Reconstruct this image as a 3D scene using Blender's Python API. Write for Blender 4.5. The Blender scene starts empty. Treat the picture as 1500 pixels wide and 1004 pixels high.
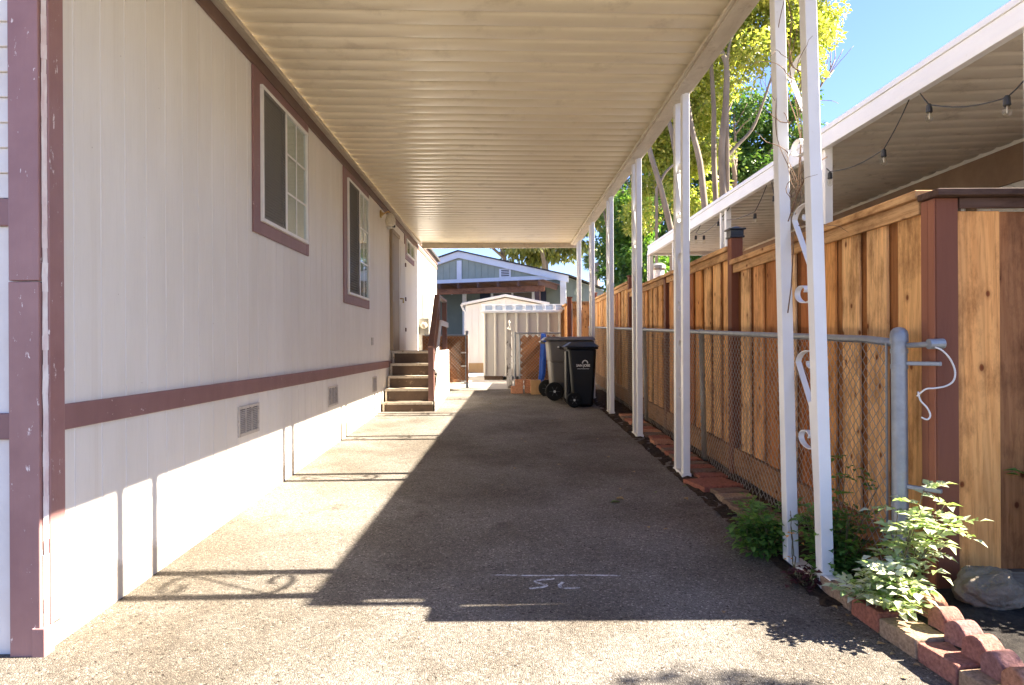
import bpy, math, random
import numpy as np
from mathutils import Vector, Matrix, noise as mnoise
random.seed(7); rng = np.random.default_rng(7)
S = bpy.context.scene
COL = S.collection
R = math.radians
PI = math.pi

def gz(y):                                   # the drive climbs gently away from the street
    if y < -2: return -0.0646
    if y > 15.6: return 0.504
    return 0.0323*y

# ------------------------------------------------------------------ helpers
ORG = {}
def tag(o, label=None, cat=None, group=None, kind=None):
    if label: o['label'] = label
    if cat: o['category'] = cat
    if group: o['group'] = group
    if kind: o['kind'] = kind
    return o
def thing(name, label, cat, loc, group=None):
    o = bpy.data.objects.new(name, None); COL.objects.link(o)
    o.location = loc; o.empty_display_size = .1
    ORG[o] = Vector(loc)
    return tag(o, label, cat, group)

class MB:
    def __init__(s): s.v = []; s.f = []
    def add(s, vs, fs):
        n = len(s.v); s.v += [tuple(p) for p in vs]; s.f += [tuple(i+n for i in f) for f in fs]
        return s
    def box(s, x0, x1, y0, y1, z0, z1):
        return s.hexa([(x0,y0,z0),(x1,y0,z0),(x1,y1,z0),(x0,y1,z0),(x0,y0,z1),(x1,y0,z1),(x1,y1,z1),(x0,y1,z1)])
    def hexa(s, p):
        return s.add(p, [(3,2,1,0),(4,5,6,7),(0,1,5,4),(1,2,6,5),(2,3,7,6),(3,0,4,7)])
    def obox(s, c, size, m):
        sx, sy, sz = [d/2 for d in size]
        return s.hexa([Vector(c)+m@Vector((a*sx,b*sy,d*sz)) for d in (-1,1) for a,b in ((-1,-1),(1,-1),(1,1),(-1,1))])
    def beam(s, p0, p1, w, h, up=(0,0,1)):
        p0, p1 = Vector(p0), Vector(p1); d = (p1-p0); L = d.length; d.normalize()
        r = d.cross(Vector(up)).normalized(); u = r.cross(d)
        m = Matrix((r, d, u)).transposed()
        return s.obox((p0+p1)/2, (w, L, h), m)
    def prism(s, pts, ext):
        n = len(pts); e = Vector(ext); a = [Vector(p) for p in pts]; b = [p+e for p in a]
        return s.add(a+b, [tuple(range(n-1,-1,-1)), tuple(range(n,2*n))]+[(i,(i+1)%n,n+(i+1)%n,n+i) for i in range(n)])
    def tube(s, pts, r, n=6, cap=True, flat=None):
        pts = [Vector(p) for p in pts]; k = len(pts)
        rs = r if isinstance(r, (list, tuple)) else [r]*k
        vs = []; up = None
        for i, p in enumerate(pts):
            d = (pts[min(i+1,k-1)]-pts[max(i-1,0)]).normalized()
            if up is None:
                up = Vector((0,0,1)) if abs(d.z) < .9 else Vector((1,0,0))
            a = d.cross(up)
            if a.length < 1e-6: a = d.orthogonal()
            a.normalize(); b = a.cross(d).normalized(); up = b
            for j in range(n):
                t = 2*PI*j/n
                vs.append(p+a*math.cos(t)*rs[i]+b*math.sin(t)*rs[i])
        fs = [(i*n+j, i*n+(j+1)%n, (i+1)*n+(j+1)%n, (i+1)*n+j) for i in range(k-1) for j in range(n)]
        if cap: fs += [tuple(range(n-1,-1,-1)), tuple((k-1)*n+j for j in range(n))]
        return s.add(vs, fs)
    def lathe(s, c, prof, n=16, axis='z'):
        vs = []
        for r, h in prof:
            for j in range(n):
                t = 2*PI*j/n; a, b = r*math.cos(t), r*math.sin(t)
                q = {'z': (a,b,h), 'y': (a,h,b), 'x': (h,a,b)}[axis]
                vs.append((c[0]+q[0], c[1]+q[1], c[2]+q[2]))
        k = len(prof)
        fs = [(i*n+j, i*n+(j+1)%n, (i+1)*n+(j+1)%n, (i+1)*n+j) for i in range(k-1) for j in range(n)]
        fs += [tuple(range(n-1,-1,-1)), tuple((k-1)*n+j for j in range(n))]
        return s.add(vs, fs)
    def ribbon(s, pts, wdir, w, t, ndirs=None):
        """flat bar following pts; w along wdir, thickness t across"""
        pts = [Vector(p) for p in pts]; wd = Vector(wdir).normalized(); k = len(pts); vs = []
        for i, p in enumerate(pts):
            d = (pts[min(i+1,k-1)]-pts[max(i-1,0)]).normalized(); nn = d.cross(wd).normalized()
            for a, b in ((-1,-1),(1,-1),(1,1),(-1,1)): vs.append(p+wd*a*w/2+nn*b*t/2)
        fs = [(i*4+j, i*4+(j+1)%4, (i+1)*4+(j+1)%4, (i+1)*4+j) for i in range(k-1) for j in range(4)]
        fs += [(3,2,1,0), tuple((k-1)*4+j for j in range(4))]
        return s.add(vs, fs)
    def build(s, name, mat, parent=None, bevel=0, smooth=False, seg=2):
        if parent is not None: org = ORG[parent]
        else:
            a = np.array(s.v); lo, hi = a.min(0), a.max(0)
            org = Vector(((lo[0]+hi[0])/2, (lo[1]+hi[1])/2, lo[2]))
        me = bpy.data.meshes.new(name)
        me.from_pydata([(p[0]-org.x, p[1]-org.y, p[2]-org.z) for p in s.v], [], s.f); me.update()
        bm_fix(me)
        me.materials.append(mat)
        if smooth: me.polygons.foreach_set('use_smooth', [True]*len(me.polygons))
        o = bpy.data.objects.new(name, me); COL.objects.link(o); ORG[o] = org
        if parent is not None: o.parent = parent
        else: o.location = org
        if bevel:
            b = o.modifiers.new('bevel', 'BEVEL'); b.width = bevel; b.segments = seg; b.limit_method = 'ANGLE'; b.angle_limit = R(40)
        return o
import bmesh
def bm_fix(me):
    if len(me.polygons) > 60000: return
    bm = bmesh.new(); bm.from_mesh(me); bmesh.ops.recalc_face_normals(bm, faces=bm.faces); bm.to_mesh(me); bm.free()
def smooth_by(o, ang=35):
    me = o.data; me.polygons.foreach_set('use_smooth', [True]*len(me.polygons))
    bm = bmesh.new(); bm.from_mesh(me)
    for e in bm.edges:
        e.smooth = not (len(e.link_faces) == 2 and e.calc_face_angle(0) > R(ang))
    bm.to_mesh(me); bm.free(); return o
def kids(o): return [c for c in list(bpy.data.objects) if c.parent == o]
def dup(o, off=(0,0,0), parent=None, label=None):
    c = o.copy(); COL.objects.link(c); c.location = Vector(o.location)+Vector(off)
    if parent is not None: c.parent = parent
    if label: c['label'] = label
    ORG[c] = ORG[o]
    for ch in kids(o):
        dup(ch, (0,0,0), c)
    return c

# ------------------------------------------------------------------ materials
MATS = {}
def newmat(name):
    m = bpy.data.materials.new(name); m.use_nodes = True; nt = m.node_tree
    return m, nt, nt.nodes['Principled BSDF'], nt.nodes, nt.links
def lin(c):
    return tuple(((x/255)/12.92 if x/255 <= .04045 else ((x/255+.055)/1.055)**2.4) for x in c)
def pos(nt, stretch=(1,1,1)):
    g = nt.nodes.new('ShaderNodeNewGeometry'); mp = nt.nodes.new('ShaderNodeMapping')
    mp.inputs['Scale'].default_value = stretch
    nt.links.new(g.outputs['Position'], mp.inputs['Vector']); return mp.outputs['Vector'], g
def noise(nt, vec, scale, detail=4, rough=.55):
    n = nt.nodes.new('ShaderNodeTexNoise'); n.inputs['Scale'].default_value = scale
    n.inputs['Detail'].default_value = detail; n.inputs['Roughness'].default_value = rough
    nt.links.new(vec, n.inputs['Vector']); return n.outputs['Fac']
def ramp(nt, fac, stops):
    r = nt.nodes.new('ShaderNodeValToRGB'); e = r.color_ramp.elements
    while len(e) < len(stops): e.new(.5)
    for i, (p, c) in enumerate(stops):
        e[i].position = p; e[i].color = (*c, 1) if len(c) == 3 else c
    nt.links.new(fac, r.inputs['Fac']); return r.outputs['Color']
def mix(nt, a, b, fac, mode='MIX'):
    m = nt.nodes.new('ShaderNodeMix'); m.data_type = 'RGBA'; m.blend_type = mode
    for k, v in ((6, a), (7, b)):
        if isinstance(v, tuple): m.inputs[k].default_value = (*v[:3], 1)
        else: nt.links.new(v, m.inputs[k])
    if isinstance(fac, (int, float)): m.inputs[0].default_value = fac
    else: nt.links.new(fac, m.inputs[0])
    return m.outputs[2]
def bump(nt, h, strength, dist=.01):
    b = nt.nodes.new('ShaderNodeBump'); b.inputs['Strength'].default_value = strength; b.inputs['Distance'].default_value = dist
    nt.links.new(h, b.inputs['Height']); return b.outputs['Normal']
def M(name, c1, c2=None, scale=6, stretch=(1,1,1), rough=.6, bst=0, bscale=60, bstretch=None, metallic=0, spec=.5, dirt=None, dscale=1.5, dlo=.5, dhi=.75, isl=0, bdist=.004, coat=0):
    """painted / weathered surface: two tones by noise, optional blotchy dirt, bump and per-piece tone"""
    m, nt, p, N, L = newmat(name)
    v, g = pos(nt, stretch)
    c2 = c2 or tuple(x*.82 for x in c1)
    f = noise(nt, v, scale, 6, .6)
    col = ramp(nt, f, [(.32, c2), (.68, c1)])
    if isl:
        k = nt.nodes.new('ShaderNodeMapRange'); L.new(g.outputs['Random Per Island'], k.inputs[0])
        k.inputs[3].default_value = 1-isl; k.inputs[4].default_value = 1+isl*.6
        cc = nt.nodes.new('ShaderNodeCombineColor')
        for i in range(3): L.new(k.outputs[0], cc.inputs[i])
        col = mix(nt, col, cc.outputs[0], 1, 'MULTIPLY')
    if dirt:
        vd, _ = pos(nt, (1,1,.35) if dscale > 0 else (1,1,1))
        fd = noise(nt, vd, abs(dscale), 8, .7)
        dm = ramp(nt, fd, [(dlo, (0,0,0)), (dhi, (1,1,1))])
        col = mix(nt, col, dirt, dm)
    L.new(col, p.inputs['Base Color'])
    p.inputs['Roughness'].default_value = rough; p.inputs['Metallic'].default_value = metallic
    p.inputs['Specular IOR Level'].default_value = spec
    if coat: p.inputs['Coat Weight'].default_value = coat
    if bst:
        vb, _ = pos(nt, bstretch or (1,1,1))
        L.new(bump(nt, noise(nt, vb, bscale, 5, .6), bst, bdist), p.inputs['Normal'])
    MATS[name] = m; return m

def wood(name, pal, rough=.75, axis='z', knots=True, isl_val=.45, red=0):
    """sawn timber: tone per board, long grain, streaks and dark knots"""
    m, nt, p, N, L = newmat(name)
    st = {'z': (1,1,.06), 'y': (1,.06,1), 'x': (.06,1,1)}[axis]
    g0 = nt.nodes.new('ShaderNodeNewGeometry')
    off = nt.nodes.new('ShaderNodeVectorMath'); off.operation = 'SCALE'; off.inputs[0].default_value = (37.3, 91.7, 53.1)
    L.new(g0.outputs['Random Per Island'], off.inputs['Scale'])
    ad = nt.nodes.new('ShaderNodeVectorMath'); ad.operation = 'ADD'
    L.new(g0.outputs['Position'], ad.inputs[0]); L.new(off.outputs[0], ad.inputs[1])
    mp = nt.nodes.new('ShaderNodeMapping'); mp.inputs['Scale'].default_value = st; L.new(ad.outputs[0], mp.inputs['Vector'])
    v = mp.outputs['Vector']
    big = noise(nt, v, 9, 3, .5)
    w = nt.nodes.new('ShaderNodeTexWave'); w.wave_type = 'BANDS'; w.bands_direction = 'DIAGONAL'
    w.inputs['Scale'].default_value = 15; w.inputs['Distortion'].default_value = 10; w.inputs['Detail'].default_value = 3; w.inputs['Detail Scale'].default_value = 1.2
    L.new(v, w.inputs['Vector'])
    fine = noise(nt, v, 95, 4, .65)
    tone = ramp(nt, g0.outputs['Random Per Island'], [(i/(len(pal)-1), c) for i, c in enumerate(pal)])
    c = mix(nt, tone, tuple(x for x in (.5,.36,.25)), ramp(nt, w.outputs['Fac'], [(.3,(0,0,0)),(.95,(.28,.28,.28))]), 'MULTIPLY')
    c = mix(nt, c, (.42,.3,.22), ramp(nt, fine, [(.52,(0,0,0)),(.75,(.6,.6,.6))]), 'MULTIPLY')
    c = mix(nt, c, (1.35,1.25,1.1), ramp(nt, big, [(.5,(0,0,0)),(.8,(.8,.8,.8))]), 'MULTIPLY')
    if knots:
        mk = nt.nodes.new('ShaderNodeMapping'); mk.inputs['Scale'].default_value = {'z': (8,8,3.6), 'y': (8,3.6,8), 'x': (3.6,8,8)}[axis]
        sxy = nt.nodes.new('ShaderNodeSeparateXYZ'); L.new(ad.outputs[0], sxy.inputs[0])
        sm_ = nt.nodes.new('ShaderNodeMath'); L.new(sxy.outputs[0], sm_.inputs[0]); L.new(sxy.outputs[1], sm_.inputs[1])
        cb = nt.nodes.new('ShaderNodeCombineXYZ')
        if axis == 'z': L.new(sm_.outputs[0], cb.inputs[0]); L.new(sxy.outputs[2], cb.inputs[1]); mk.inputs['Scale'].default_value = (8,5.5,1)
        else: L.new(sxy.outputs[1 if axis == 'y' else 0], cb.inputs[1]); L.new(sxy.outputs[2], cb.inputs[0]); mk.inputs['Scale'].default_value = (8,5.5,1)
        L.new(cb.outputs[0], mk.inputs['Vector'])
        vo = nt.nodes.new('ShaderNodeTexVoronoi'); vo.voronoi_dimensions = '2D'; vo.inputs['Scale'].default_value = 1.0; vo.inputs['Randomness'].default_value = 1
        L.new(mk.outputs[0], vo.inputs['Vector'])
        kc = nt.nodes.new('ShaderNodeSeparateColor'); L.new(vo.outputs['Color'], kc.inputs[0])
        sel = nt.nodes.new('ShaderNodeMath'); sel.operation = 'LESS_THAN'; L.new(kc.outputs[1], sel.inputs[0]); sel.inputs[1].default_value = .30
        jit = nt.nodes.new('ShaderNodeMath'); jit.operation = 'MULTIPLY_ADD'; L.new(noise(nt, v, 30, 2, .5), jit.inputs[0]); jit.inputs[1].default_value = .08; L.new(vo.outputs['Distance'], jit.inputs[2])
        kf = mix(nt, (0,0,0), ramp(nt, jit.outputs[0], [(.05,(1,1,1)),(.105,(.9,.9,.9)),(.135,(.3,.3,.3)),(.24,(0,0,0))]), sel.outputs[0])
        c = mix(nt, c, (.26,.13,.075), kf, 'MULTIPLY')
    # weather streaks
    vs, _ = pos(nt, {'z': (1.2,1.2,.5), 'y': (1.2,.5,1.2), 'x': (.5,1.2,1.2)}[axis])
    c = mix(nt, c, (.30,.22,.17), ramp(nt, noise(nt, vs, 4.5, 8, .72), [(.47,(0,0,0)),(.70,(.95,.95,.95))]), 'MULTIPLY')
    L.new(c, p.inputs['Base Color']); p.inputs['Roughness'].default_value = rough; p.inputs['Specular IOR Level'].default_value = .2
    L.new(bump(nt, fine, .5, .003), p.inputs['Normal'])
    MATS[name] = m; return m

def siding(name, base, dark, stain):
    m, nt, p, N, L = newmat(name)
    v, g = pos(nt, (1,1,.07)); grain = noise(nt, v, 70, 5, .65)
    v2, _ = pos(nt, (1,1,.25)); blot = noise(nt, v2, 2.2, 7, .65)
    v3, _ = pos(nt, (1,1,.02)); run = noise(nt, v3, 14, 4, .6)
    c = ramp(nt, blot, [(.35, dark), (.62, base)])
    c = mix(nt, c, tuple(x*.86 for x in base), ramp(nt, grain, [(.55,(0,0,0)),(.72,(.55,.55,.55))]))
    c = mix(nt, c, stain, ramp(nt, run, [(.58,(0,0,0)),(.82,(.35,.35,.35))]))
    # pecks in the paint
    vo = nt.nodes.new('ShaderNodeTexVoronoi'); vo.inputs['Scale'].default_value = 9; L.new(g.outputs['Position'], vo.inputs['Vector'])
    c = mix(nt, c, (.35,.27,.22), ramp(nt, vo.outputs['Distance'], [(.0,(.7,.7,.7)),(.025,(.6,.6,.6)),(.035,(0,0,0))]))
    L.new(c, p.inputs['Base Color']); p.inputs['Roughness'].default_value = .62; p.inputs['Specular IOR Level'].default_value = .3
    sz = nt.nodes.new('ShaderNodeSeparateXYZ'); L.new(g.outputs['Position'], sz.inputs[0])
    hh = nt.nodes.new('ShaderNodeMath'); hh.operation = 'MULTIPLY_ADD'; L.new(sz.outputs[1], hh.inputs[0]); hh.inputs[1].default_value = -.0323; L.new(sz.outputs[2], hh.inputs[2])
    sp = nt.nodes.new('ShaderNodeMath'); sp.operation = 'MULTIPLY_ADD'; L.new(noise(nt, g.outputs['Position'], 6, 8, .7), sp.inputs[0]); sp.inputs[1].default_value = -.32; L.new(hh.outputs[0], sp.inputs[2])
    c = mix(nt, c, (.40,.33,.25), ramp(nt, sp.outputs[0], [(.0,(.75,.75,.75)),(.05,(0,0,0))]))
    L.new(c, p.inputs['Base Color'])
    warp = mix(nt, grain, noise(nt, g.outputs['Position'], 3, 2, .5), .45)
    L.new(bump(nt, warp, .5, .006), p.inputs['Normal'])
    MATS[name] = m; return m

def leafmat(name, cols, trans=.45, rough=.45, tscale=1.0, spec=.4):
    m, nt, p, N, L = newmat(name)
    g = nt.nodes.new('ShaderNodeNewGeometry')
    k = len(cols)
    c = ramp(nt, g.outputs['Random Per Island'], [(i/(k-1) if k > 1 else 0, x) for i, x in enumerate(cols)])
    v, _ = pos(nt); f = noise(nt, v, tscale, 3, .5)
    c = mix(nt, c, (1.35,1.3,.9), ramp(nt, f, [(.45,(0,0,0)),(.65,(.8,.8,.8))]), 'MULTIPLY')
    L.new(c, p.inputs['Base Color']); p.inputs['Roughness'].default_value = rough; p.inputs['Specular IOR Level'].default_value = spec
    t = nt.nodes.new('ShaderNodeBsdfTranslucent'); tc = mix(nt, c, (1.3,1.35,.62), 1, 'MULTIPLY'); L.new(tc, t.inputs['Color'])
    ms = nt.nodes.new('ShaderNodeMixShader'); ms.inputs[0].default_value = trans
    L.new(p.outputs[0], ms.inputs[1]); L.new(t.outputs[0], ms.inputs[2])
    L.new(ms.outputs[0], nt.nodes['Material Output'].inputs['Surface'])
    MATS[name] = m; return m

def glass(name, tint=(.9,.95,.95), rough=.01, ior=1.5):
    m, nt, p, N, L = newmat(name)
    fr = nt.nodes.new('ShaderNodeFresnel'); gg = nt.nodes.new('ShaderNodeNewGeometry'); mr = nt.nodes.new('ShaderNodeMapRange')
    L.new(gg.outputs['Backfacing'], mr.inputs[0]); mr.inputs[3].default_value = ior; mr.inputs[4].default_value = 1/ior; L.new(mr.outputs[0], fr.inputs[0])
    tr = nt.nodes.new('ShaderNodeBsdfTransparent'); tr.inputs[0].default_value = (*tint, 1)
    gl = nt.nodes.new('ShaderNodeBsdfGlossy'); gl.inputs['Roughness'].default_value = rough
    ms = nt.nodes.new('ShaderNodeMixShader'); L.new(fr.outputs[0], ms.inputs[0]); L.new(tr.outputs[0], ms.inputs[1]); L.new(gl.outputs[0], ms.inputs[2])
    L.new(ms.outputs[0], nt.nodes['Material Output'].inputs['Surface']); MATS[name] = m; return m

def asphalt():
    m, nt, p, N, L = newmat('asphalt')
    v, g = pos(nt)
    # aggregate: stones of two sizes in a dark binder
    vo = nt.nodes.new('ShaderNodeTexVoronoi'); vo.inputs['Scale'].default_value = 105; L.new(v, vo.inputs['Vector'])
    sep = nt.nodes.new('ShaderNodeSeparateColor'); L.new(vo.outputs['Color'], sep.inputs[0])
    stone = ramp(nt, sep.outputs[0], [(0,(.145,.134,.118)),(.3,(.22,.202,.178)),(.8,(.30,.275,.238)),(.95,(.40,.365,.32)),(1,(.54,.50,.44))])
    vd = nt.nodes.new('ShaderNodeTexVoronoi'); vd.feature = 'DISTANCE_TO_EDGE'; vd.inputs['Scale'].default_value = 105; L.new(v, vd.inputs['Vector'])
    c = mix(nt, (.145,.13,.112), stone, ramp(nt, vd.outputs['Distance'], [(.02,(0,0,0)),(.13,(1,1,1))]))
    fine = noise(nt, v, 240, 3, .7)
    c = mix(nt, c, (.62,.6,.58), ramp(nt, fine, [(.38,(.8,.8,.8)),(.55,(0,0,0))]), 'MULTIPLY')
    # dark pits
    v5 = noise(nt, v, 55, 2, .5)
    c = mix(nt, c, (.34,.3,.27), ramp(nt, v5, [(.63,(0,0,0)),(.69,(1,1,1))]), 'MULTIPLY')
    vs_ = nt.nodes.new('ShaderNodeTexVoronoi'); vs_.inputs['Scale'].default_value = 16; L.new(v, vs_.inputs['Vector'])
    c = mix(nt, c, (.50,.45,.37), ramp(nt, vs_.outputs['Distance'], [(.0,(.9,.9,.9)),(.05,(.8,.8,.8)),(.075,(0,0,0))]))
    # wear and oil: large soft areas
    big = noise(nt, v, .9, 6, .62)
    c = mix(nt, c, (.62,.58,.53), ramp(nt, big, [(.40,(0,0,0)),(.62,(1,1,1))]), 'MULTIPLY')
    oil = noise(nt, v, 2.6, 4, .6)
    c = mix(nt, c, (.5,.46,.42), ramp(nt, oil, [(.6,(0,0,0)),(.74,(.8,.8,.8))]), 'MULTIPLY')
    # base colour held down where sun falls: along the house and toward the street
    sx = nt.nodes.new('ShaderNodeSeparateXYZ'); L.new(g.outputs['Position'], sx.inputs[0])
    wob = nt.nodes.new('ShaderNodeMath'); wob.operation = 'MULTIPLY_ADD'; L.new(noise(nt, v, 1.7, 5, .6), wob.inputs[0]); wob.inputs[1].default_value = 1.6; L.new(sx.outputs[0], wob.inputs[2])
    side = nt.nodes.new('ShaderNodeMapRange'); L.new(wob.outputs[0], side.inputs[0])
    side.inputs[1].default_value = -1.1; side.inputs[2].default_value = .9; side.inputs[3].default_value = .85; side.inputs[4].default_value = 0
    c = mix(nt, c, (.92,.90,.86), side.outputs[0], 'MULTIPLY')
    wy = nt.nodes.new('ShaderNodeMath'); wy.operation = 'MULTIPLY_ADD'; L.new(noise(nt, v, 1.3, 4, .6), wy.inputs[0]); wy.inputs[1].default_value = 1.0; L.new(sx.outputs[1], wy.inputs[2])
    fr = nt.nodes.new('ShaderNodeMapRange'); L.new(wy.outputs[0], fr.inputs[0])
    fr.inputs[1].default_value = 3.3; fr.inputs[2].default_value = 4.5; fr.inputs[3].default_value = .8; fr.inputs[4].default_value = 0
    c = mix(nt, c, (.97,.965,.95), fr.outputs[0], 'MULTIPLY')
    L.new(c, p.inputs['Base Color']); p.inputs['Roughness'].default_value = .88; p.inputs['Specular IOR Level'].default_value = .25
    ht = mix(nt, vd.outputs['Distance'], fine, .35)
    L.new(bump(nt, ht, .9, .012), p.inputs['Normal'])
    MATS['asphalt'] = m; return m

def soil(name, a, b, sc=22):
    m, nt, p, N, L = newmat(name)
    v, g = pos(nt); f = noise(nt, v, sc, 8, .7); f2 = noise(nt, v, sc*6, 4, .7)
    c = ramp(nt, f, [(.35, a), (.65, b)])
    c = mix(nt, c, (2.6,2.4,2.1), ramp(nt, f2, [(.66,(0,0,0)),(.74,(.8,.8,.8))]), 'MULTIPLY')
    L.new(c, p.inputs['Base Color']); p.inputs['Roughness'].default_value = .95; p.inputs['Specular IOR Level'].default_value = .15
    L.new(bump(nt, mix(nt, f, f2, .4), 1, .04), p.inputs['Normal']); MATS[name] = m; return m

siding('house_siding', (.80,.765,.685), (.735,.695,.61), (.58,.49,.37))
M('groove_paint', (.88,.86,.82), (.80,.77,.72), rough=.6)
M('lap_siding', (.78,.75,.70), (.70,.66,.60), rough=.6, bst=.2, bscale=40)
M('mauve_trim', (.275,.145,.135), (.22,.112,.105), scale=5, stretch=(1,1,.4), rough=.5, bst=.3, bscale=50, bstretch=(1,.15,1), dirt=(.62,.50,.46), dscale=-30, dlo=.66, dhi=.69)
M('mauve_post', (.34,.185,.17), (.28,.145,.135), scale=5, rough=.42, bst=.35, bscale=50, bstretch=(1,1,.1), dirt=(.75,.66,.62), dscale=38, dlo=.635, dhi=.655)
M('edge_glare', (.82,.78,.72), (.62,.45,.42), scale=22, stretch=(1,1,.3), rough=.6, bst=.3)  # pale tone painted as sun glare on the house corner
M('brown_eave', (.19,.115,.085), (.15,.085,.06), scale=4, rough=.55, bst=.2, bscale=30)
M('dark_gap', (.018,.015,.013), rough=.9)
M('pan_metal', (.73,.65,.48), (.65,.57,.41), scale=2.2, stretch=(.5,1,1), rough=.32, spec=.5, dirt=(.36,.29,.19), dscale=-2.8, dlo=.56, dhi=.9, bst=.06, bscale=5, bdist=.02)
M('beam_metal', (.60,.53,.41), (.46,.39,.28), scale=9, stretch=(1,.4,1), rough=.4, dirt=(.30,.22,.13), dscale=-7, dlo=.55, dhi=.75, bst=.08, bscale=12)
M('white_metal', (.76,.755,.73), (.70,.69,.66), scale=4, rough=.36, dirt=(.42,.34,.24), dscale=-9, dlo=.66, dhi=.82, bst=.05, bscale=25)
M('ledger_metal', (.55,.49,.40), (.45,.39,.30), scale=8, rough=.45, dirt=(.2,.15,.1), dscale=-9, dlo=.58, dhi=.75)
M('neighbour_white', (.88,.87,.84), (.82,.81,.78), scale=2, rough=.35, dirt=(.5,.45,.36), dscale=-5, dlo=.64, dhi=.85)
M('neighbour_pan', (.66,.60,.49), (.58,.52,.41), scale=2.5, rough=.4, dirt=(.2,.16,.11), dscale=-4, dlo=.55, dhi=.8)
M('neighbour_brown', (.27,.165,.09), (.21,.12,.062), scale=5, rough=.6, bst=.2, bscale=40)
M('vinyl_white', (.80,.79,.76), (.74,.72,.68), scale=8, rough=.35)
M('screen_mesh', (.21,.195,.17), (.17,.16,.14), scale=30, rough=.8, spec=.2)
M('blind', (.70,.665,.55), (.64,.60,.49), scale=3, stretch=(1,10,.05), rough=.7)
M('room_dark', (.12,.108,.09), rough=.9)
glass('window_glass')
M('vent_metal', (.60,.55,.48), (.50,.45,.38), scale=30, rough=.5, dirt=(.3,.23,.16), dscale=-20, dlo=.55, dhi=.7)
M('door_tan', (.30,.225,.14), (.25,.18,.11), scale=4, stretch=(1,1,.2), rough=.5, bst=.1)
M('door_white', (.66,.62,.54), (.60,.55,.47), scale=4, stretch=(1,1,.2), rough=.5, bst=.1)
M('brass', (.6,.42,.16), metallic=1, rough=.3)
M('lamp_glass', (.72,.66,.52), (.5,.45,.35), scale=60, rough=.15)
M('black_plastic', (.02,.02,.021), (.014,.014,.015), scale=10, rough=.42, bst=.1, bscale=200)
M('camera_white', (.7,.68,.64), rough=.4)
M('tread', (.42,.34,.25), (.30,.235,.165), scale=5, stretch=(.2,1,1), rough=.8, dirt=(.14,.10,.065), dscale=-6, dlo=.5, dhi=.7, bst=.4, bscale=60, bstretch=(.1,1,1))
M('tread_nose', (.62,.55,.44), (.48,.41,.31), scale=14, rough=.7, dirt=(.2,.14,.09), dscale=-16, dlo=.56, dhi=.66)
M('riser', (.13,.085,.055), (.085,.055,.036), scale=6, rough=.8, dirt=(.36,.27,.18), dscale=-11, dlo=.6, dhi=.72)
M('stair_white', (.74,.72,.68), (.66,.63,.58), scale=3, rough=.6, bst=.1, bscale=40)
M('rail_brown', (.21,.105,.085), (.165,.078,.06), scale=5, rough=.5, bst=.2, bscale=60)
M('meter_grey', (.30,.29,.26), (.25,.24,.21), scale=5, rough=.45)
wood('fence_board', [(.38,.125,.035),(.74,.36,.11),(.84,.50,.21),(.68,.30,.085),(.90,.64,.37),(.48,.19,.055),(.80,.43,.15),(.86,.56,.28)], isl_val=.5)
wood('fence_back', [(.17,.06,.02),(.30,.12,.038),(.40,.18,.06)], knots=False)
wood('fence_cap', [(.52,.30,.13),(.60,.36,.165),(.46,.26,.11)], axis='y', knots=True)
wood('fence_cap_dark', [(.085,.05,.036),(.11,.06,.042)], axis='x', knots=False)
wood('front_board', [(.72,.36,.125),(.80,.46,.19),(.66,.30,.09)], knots=True)
wood('front_board_red', [(.27,.115,.045),(.32,.145,.06)], knots=True)
wood('kick_board', [(.32,.16,.07),(.38,.20,.09)], axis='y', knots=True)
wood('grey_board', [(.17,.145,.12),(.20,.17,.14)], axis='x', knots=False)
M('treated_post', (.20,.070,.036), (.15,.05,.026), scale=6, stretch=(1,1,.1), rough=.7, bst=.6, bscale=55, bstretch=(1,1,.25), spec=.3)
M('post_face', (.30,.115,.06), (.23,.08,.042), scale=7, stretch=(1,1,.08), rough=.7, bst=.4, bscale=70, bstretch=(1,1,.06), spec=.3, isl=.2)
M('galvanized', (.31,.33,.345), (.23,.245,.26), scale=14, rough=.45, metallic=.45, dirt=(.30,.27,.23), dscale=-12, dlo=.56, dhi=.75, bst=.1, bscale=60)
M('chain_wire', (.36,.345,.32), (.26,.235,.20), scale=20, rough=.5, metallic=.4)
M('cord_white', (.75,.73,.69), rough=.6)
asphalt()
soil('street_ground', (.20,.185,.165), (.30,.275,.24), 9)
soil('bed_soil', (.028,.025,.023), (.065,.057,.05), 30)
soil('leaf_litter', (.03,.022,.016), (.10,.07,.045), 34)
M('concrete', (.42,.39,.34), (.33,.30,.255), scale=5, rough=.85, dirt=(.2,.17,.13), dscale=-3, dlo=.55, dhi=.8, bst=.3, bscale=90)
def brickmat(n, a, b): M(n, tuple(x*1.15 for x in a), tuple(x*.8 for x in b), scale=60, rough=.92, bst=1, bscale=110, bdist=.006, dirt=tuple(x*.42 for x in b), dscale=-11, dlo=.57, dhi=.8, spec=.2)
brickmat('brick_tan', (.36,.25,.165), (.26,.175,.11))
brickmat('brick_red', (.34,.13,.085), (.25,.095,.06))
brickmat('brick_pink', (.33,.15,.115), (.25,.105,.08))
brickmat('brick_mauve', (.30,.155,.135), (.23,.11,.095))
brickmat('brick_umber', (.22,.145,.10), (.15,.10,.068))
brickmat('brick_orange', (.46,.22,.13), (.36,.165,.09))
M('rock', (.21,.17,.12), (.11,.09,.065), scale=9, rough=.92, bst=.9, bscale=18, bdist=.03, dirt=(.10,.085,.065), dscale=-7, dlo=.55, dhi=.68)
leafmat('rose_leaf', [(.15,.27,.05),(.58,.60,.52),(.24,.36,.10),(.66,.67,.60),(.19,.31,.06),(.60,.62,.54)], trans=.28, rough=.28, tscale=9, spec=.8)  # whitish tones are sun highlights put into the leaf colour
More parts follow.
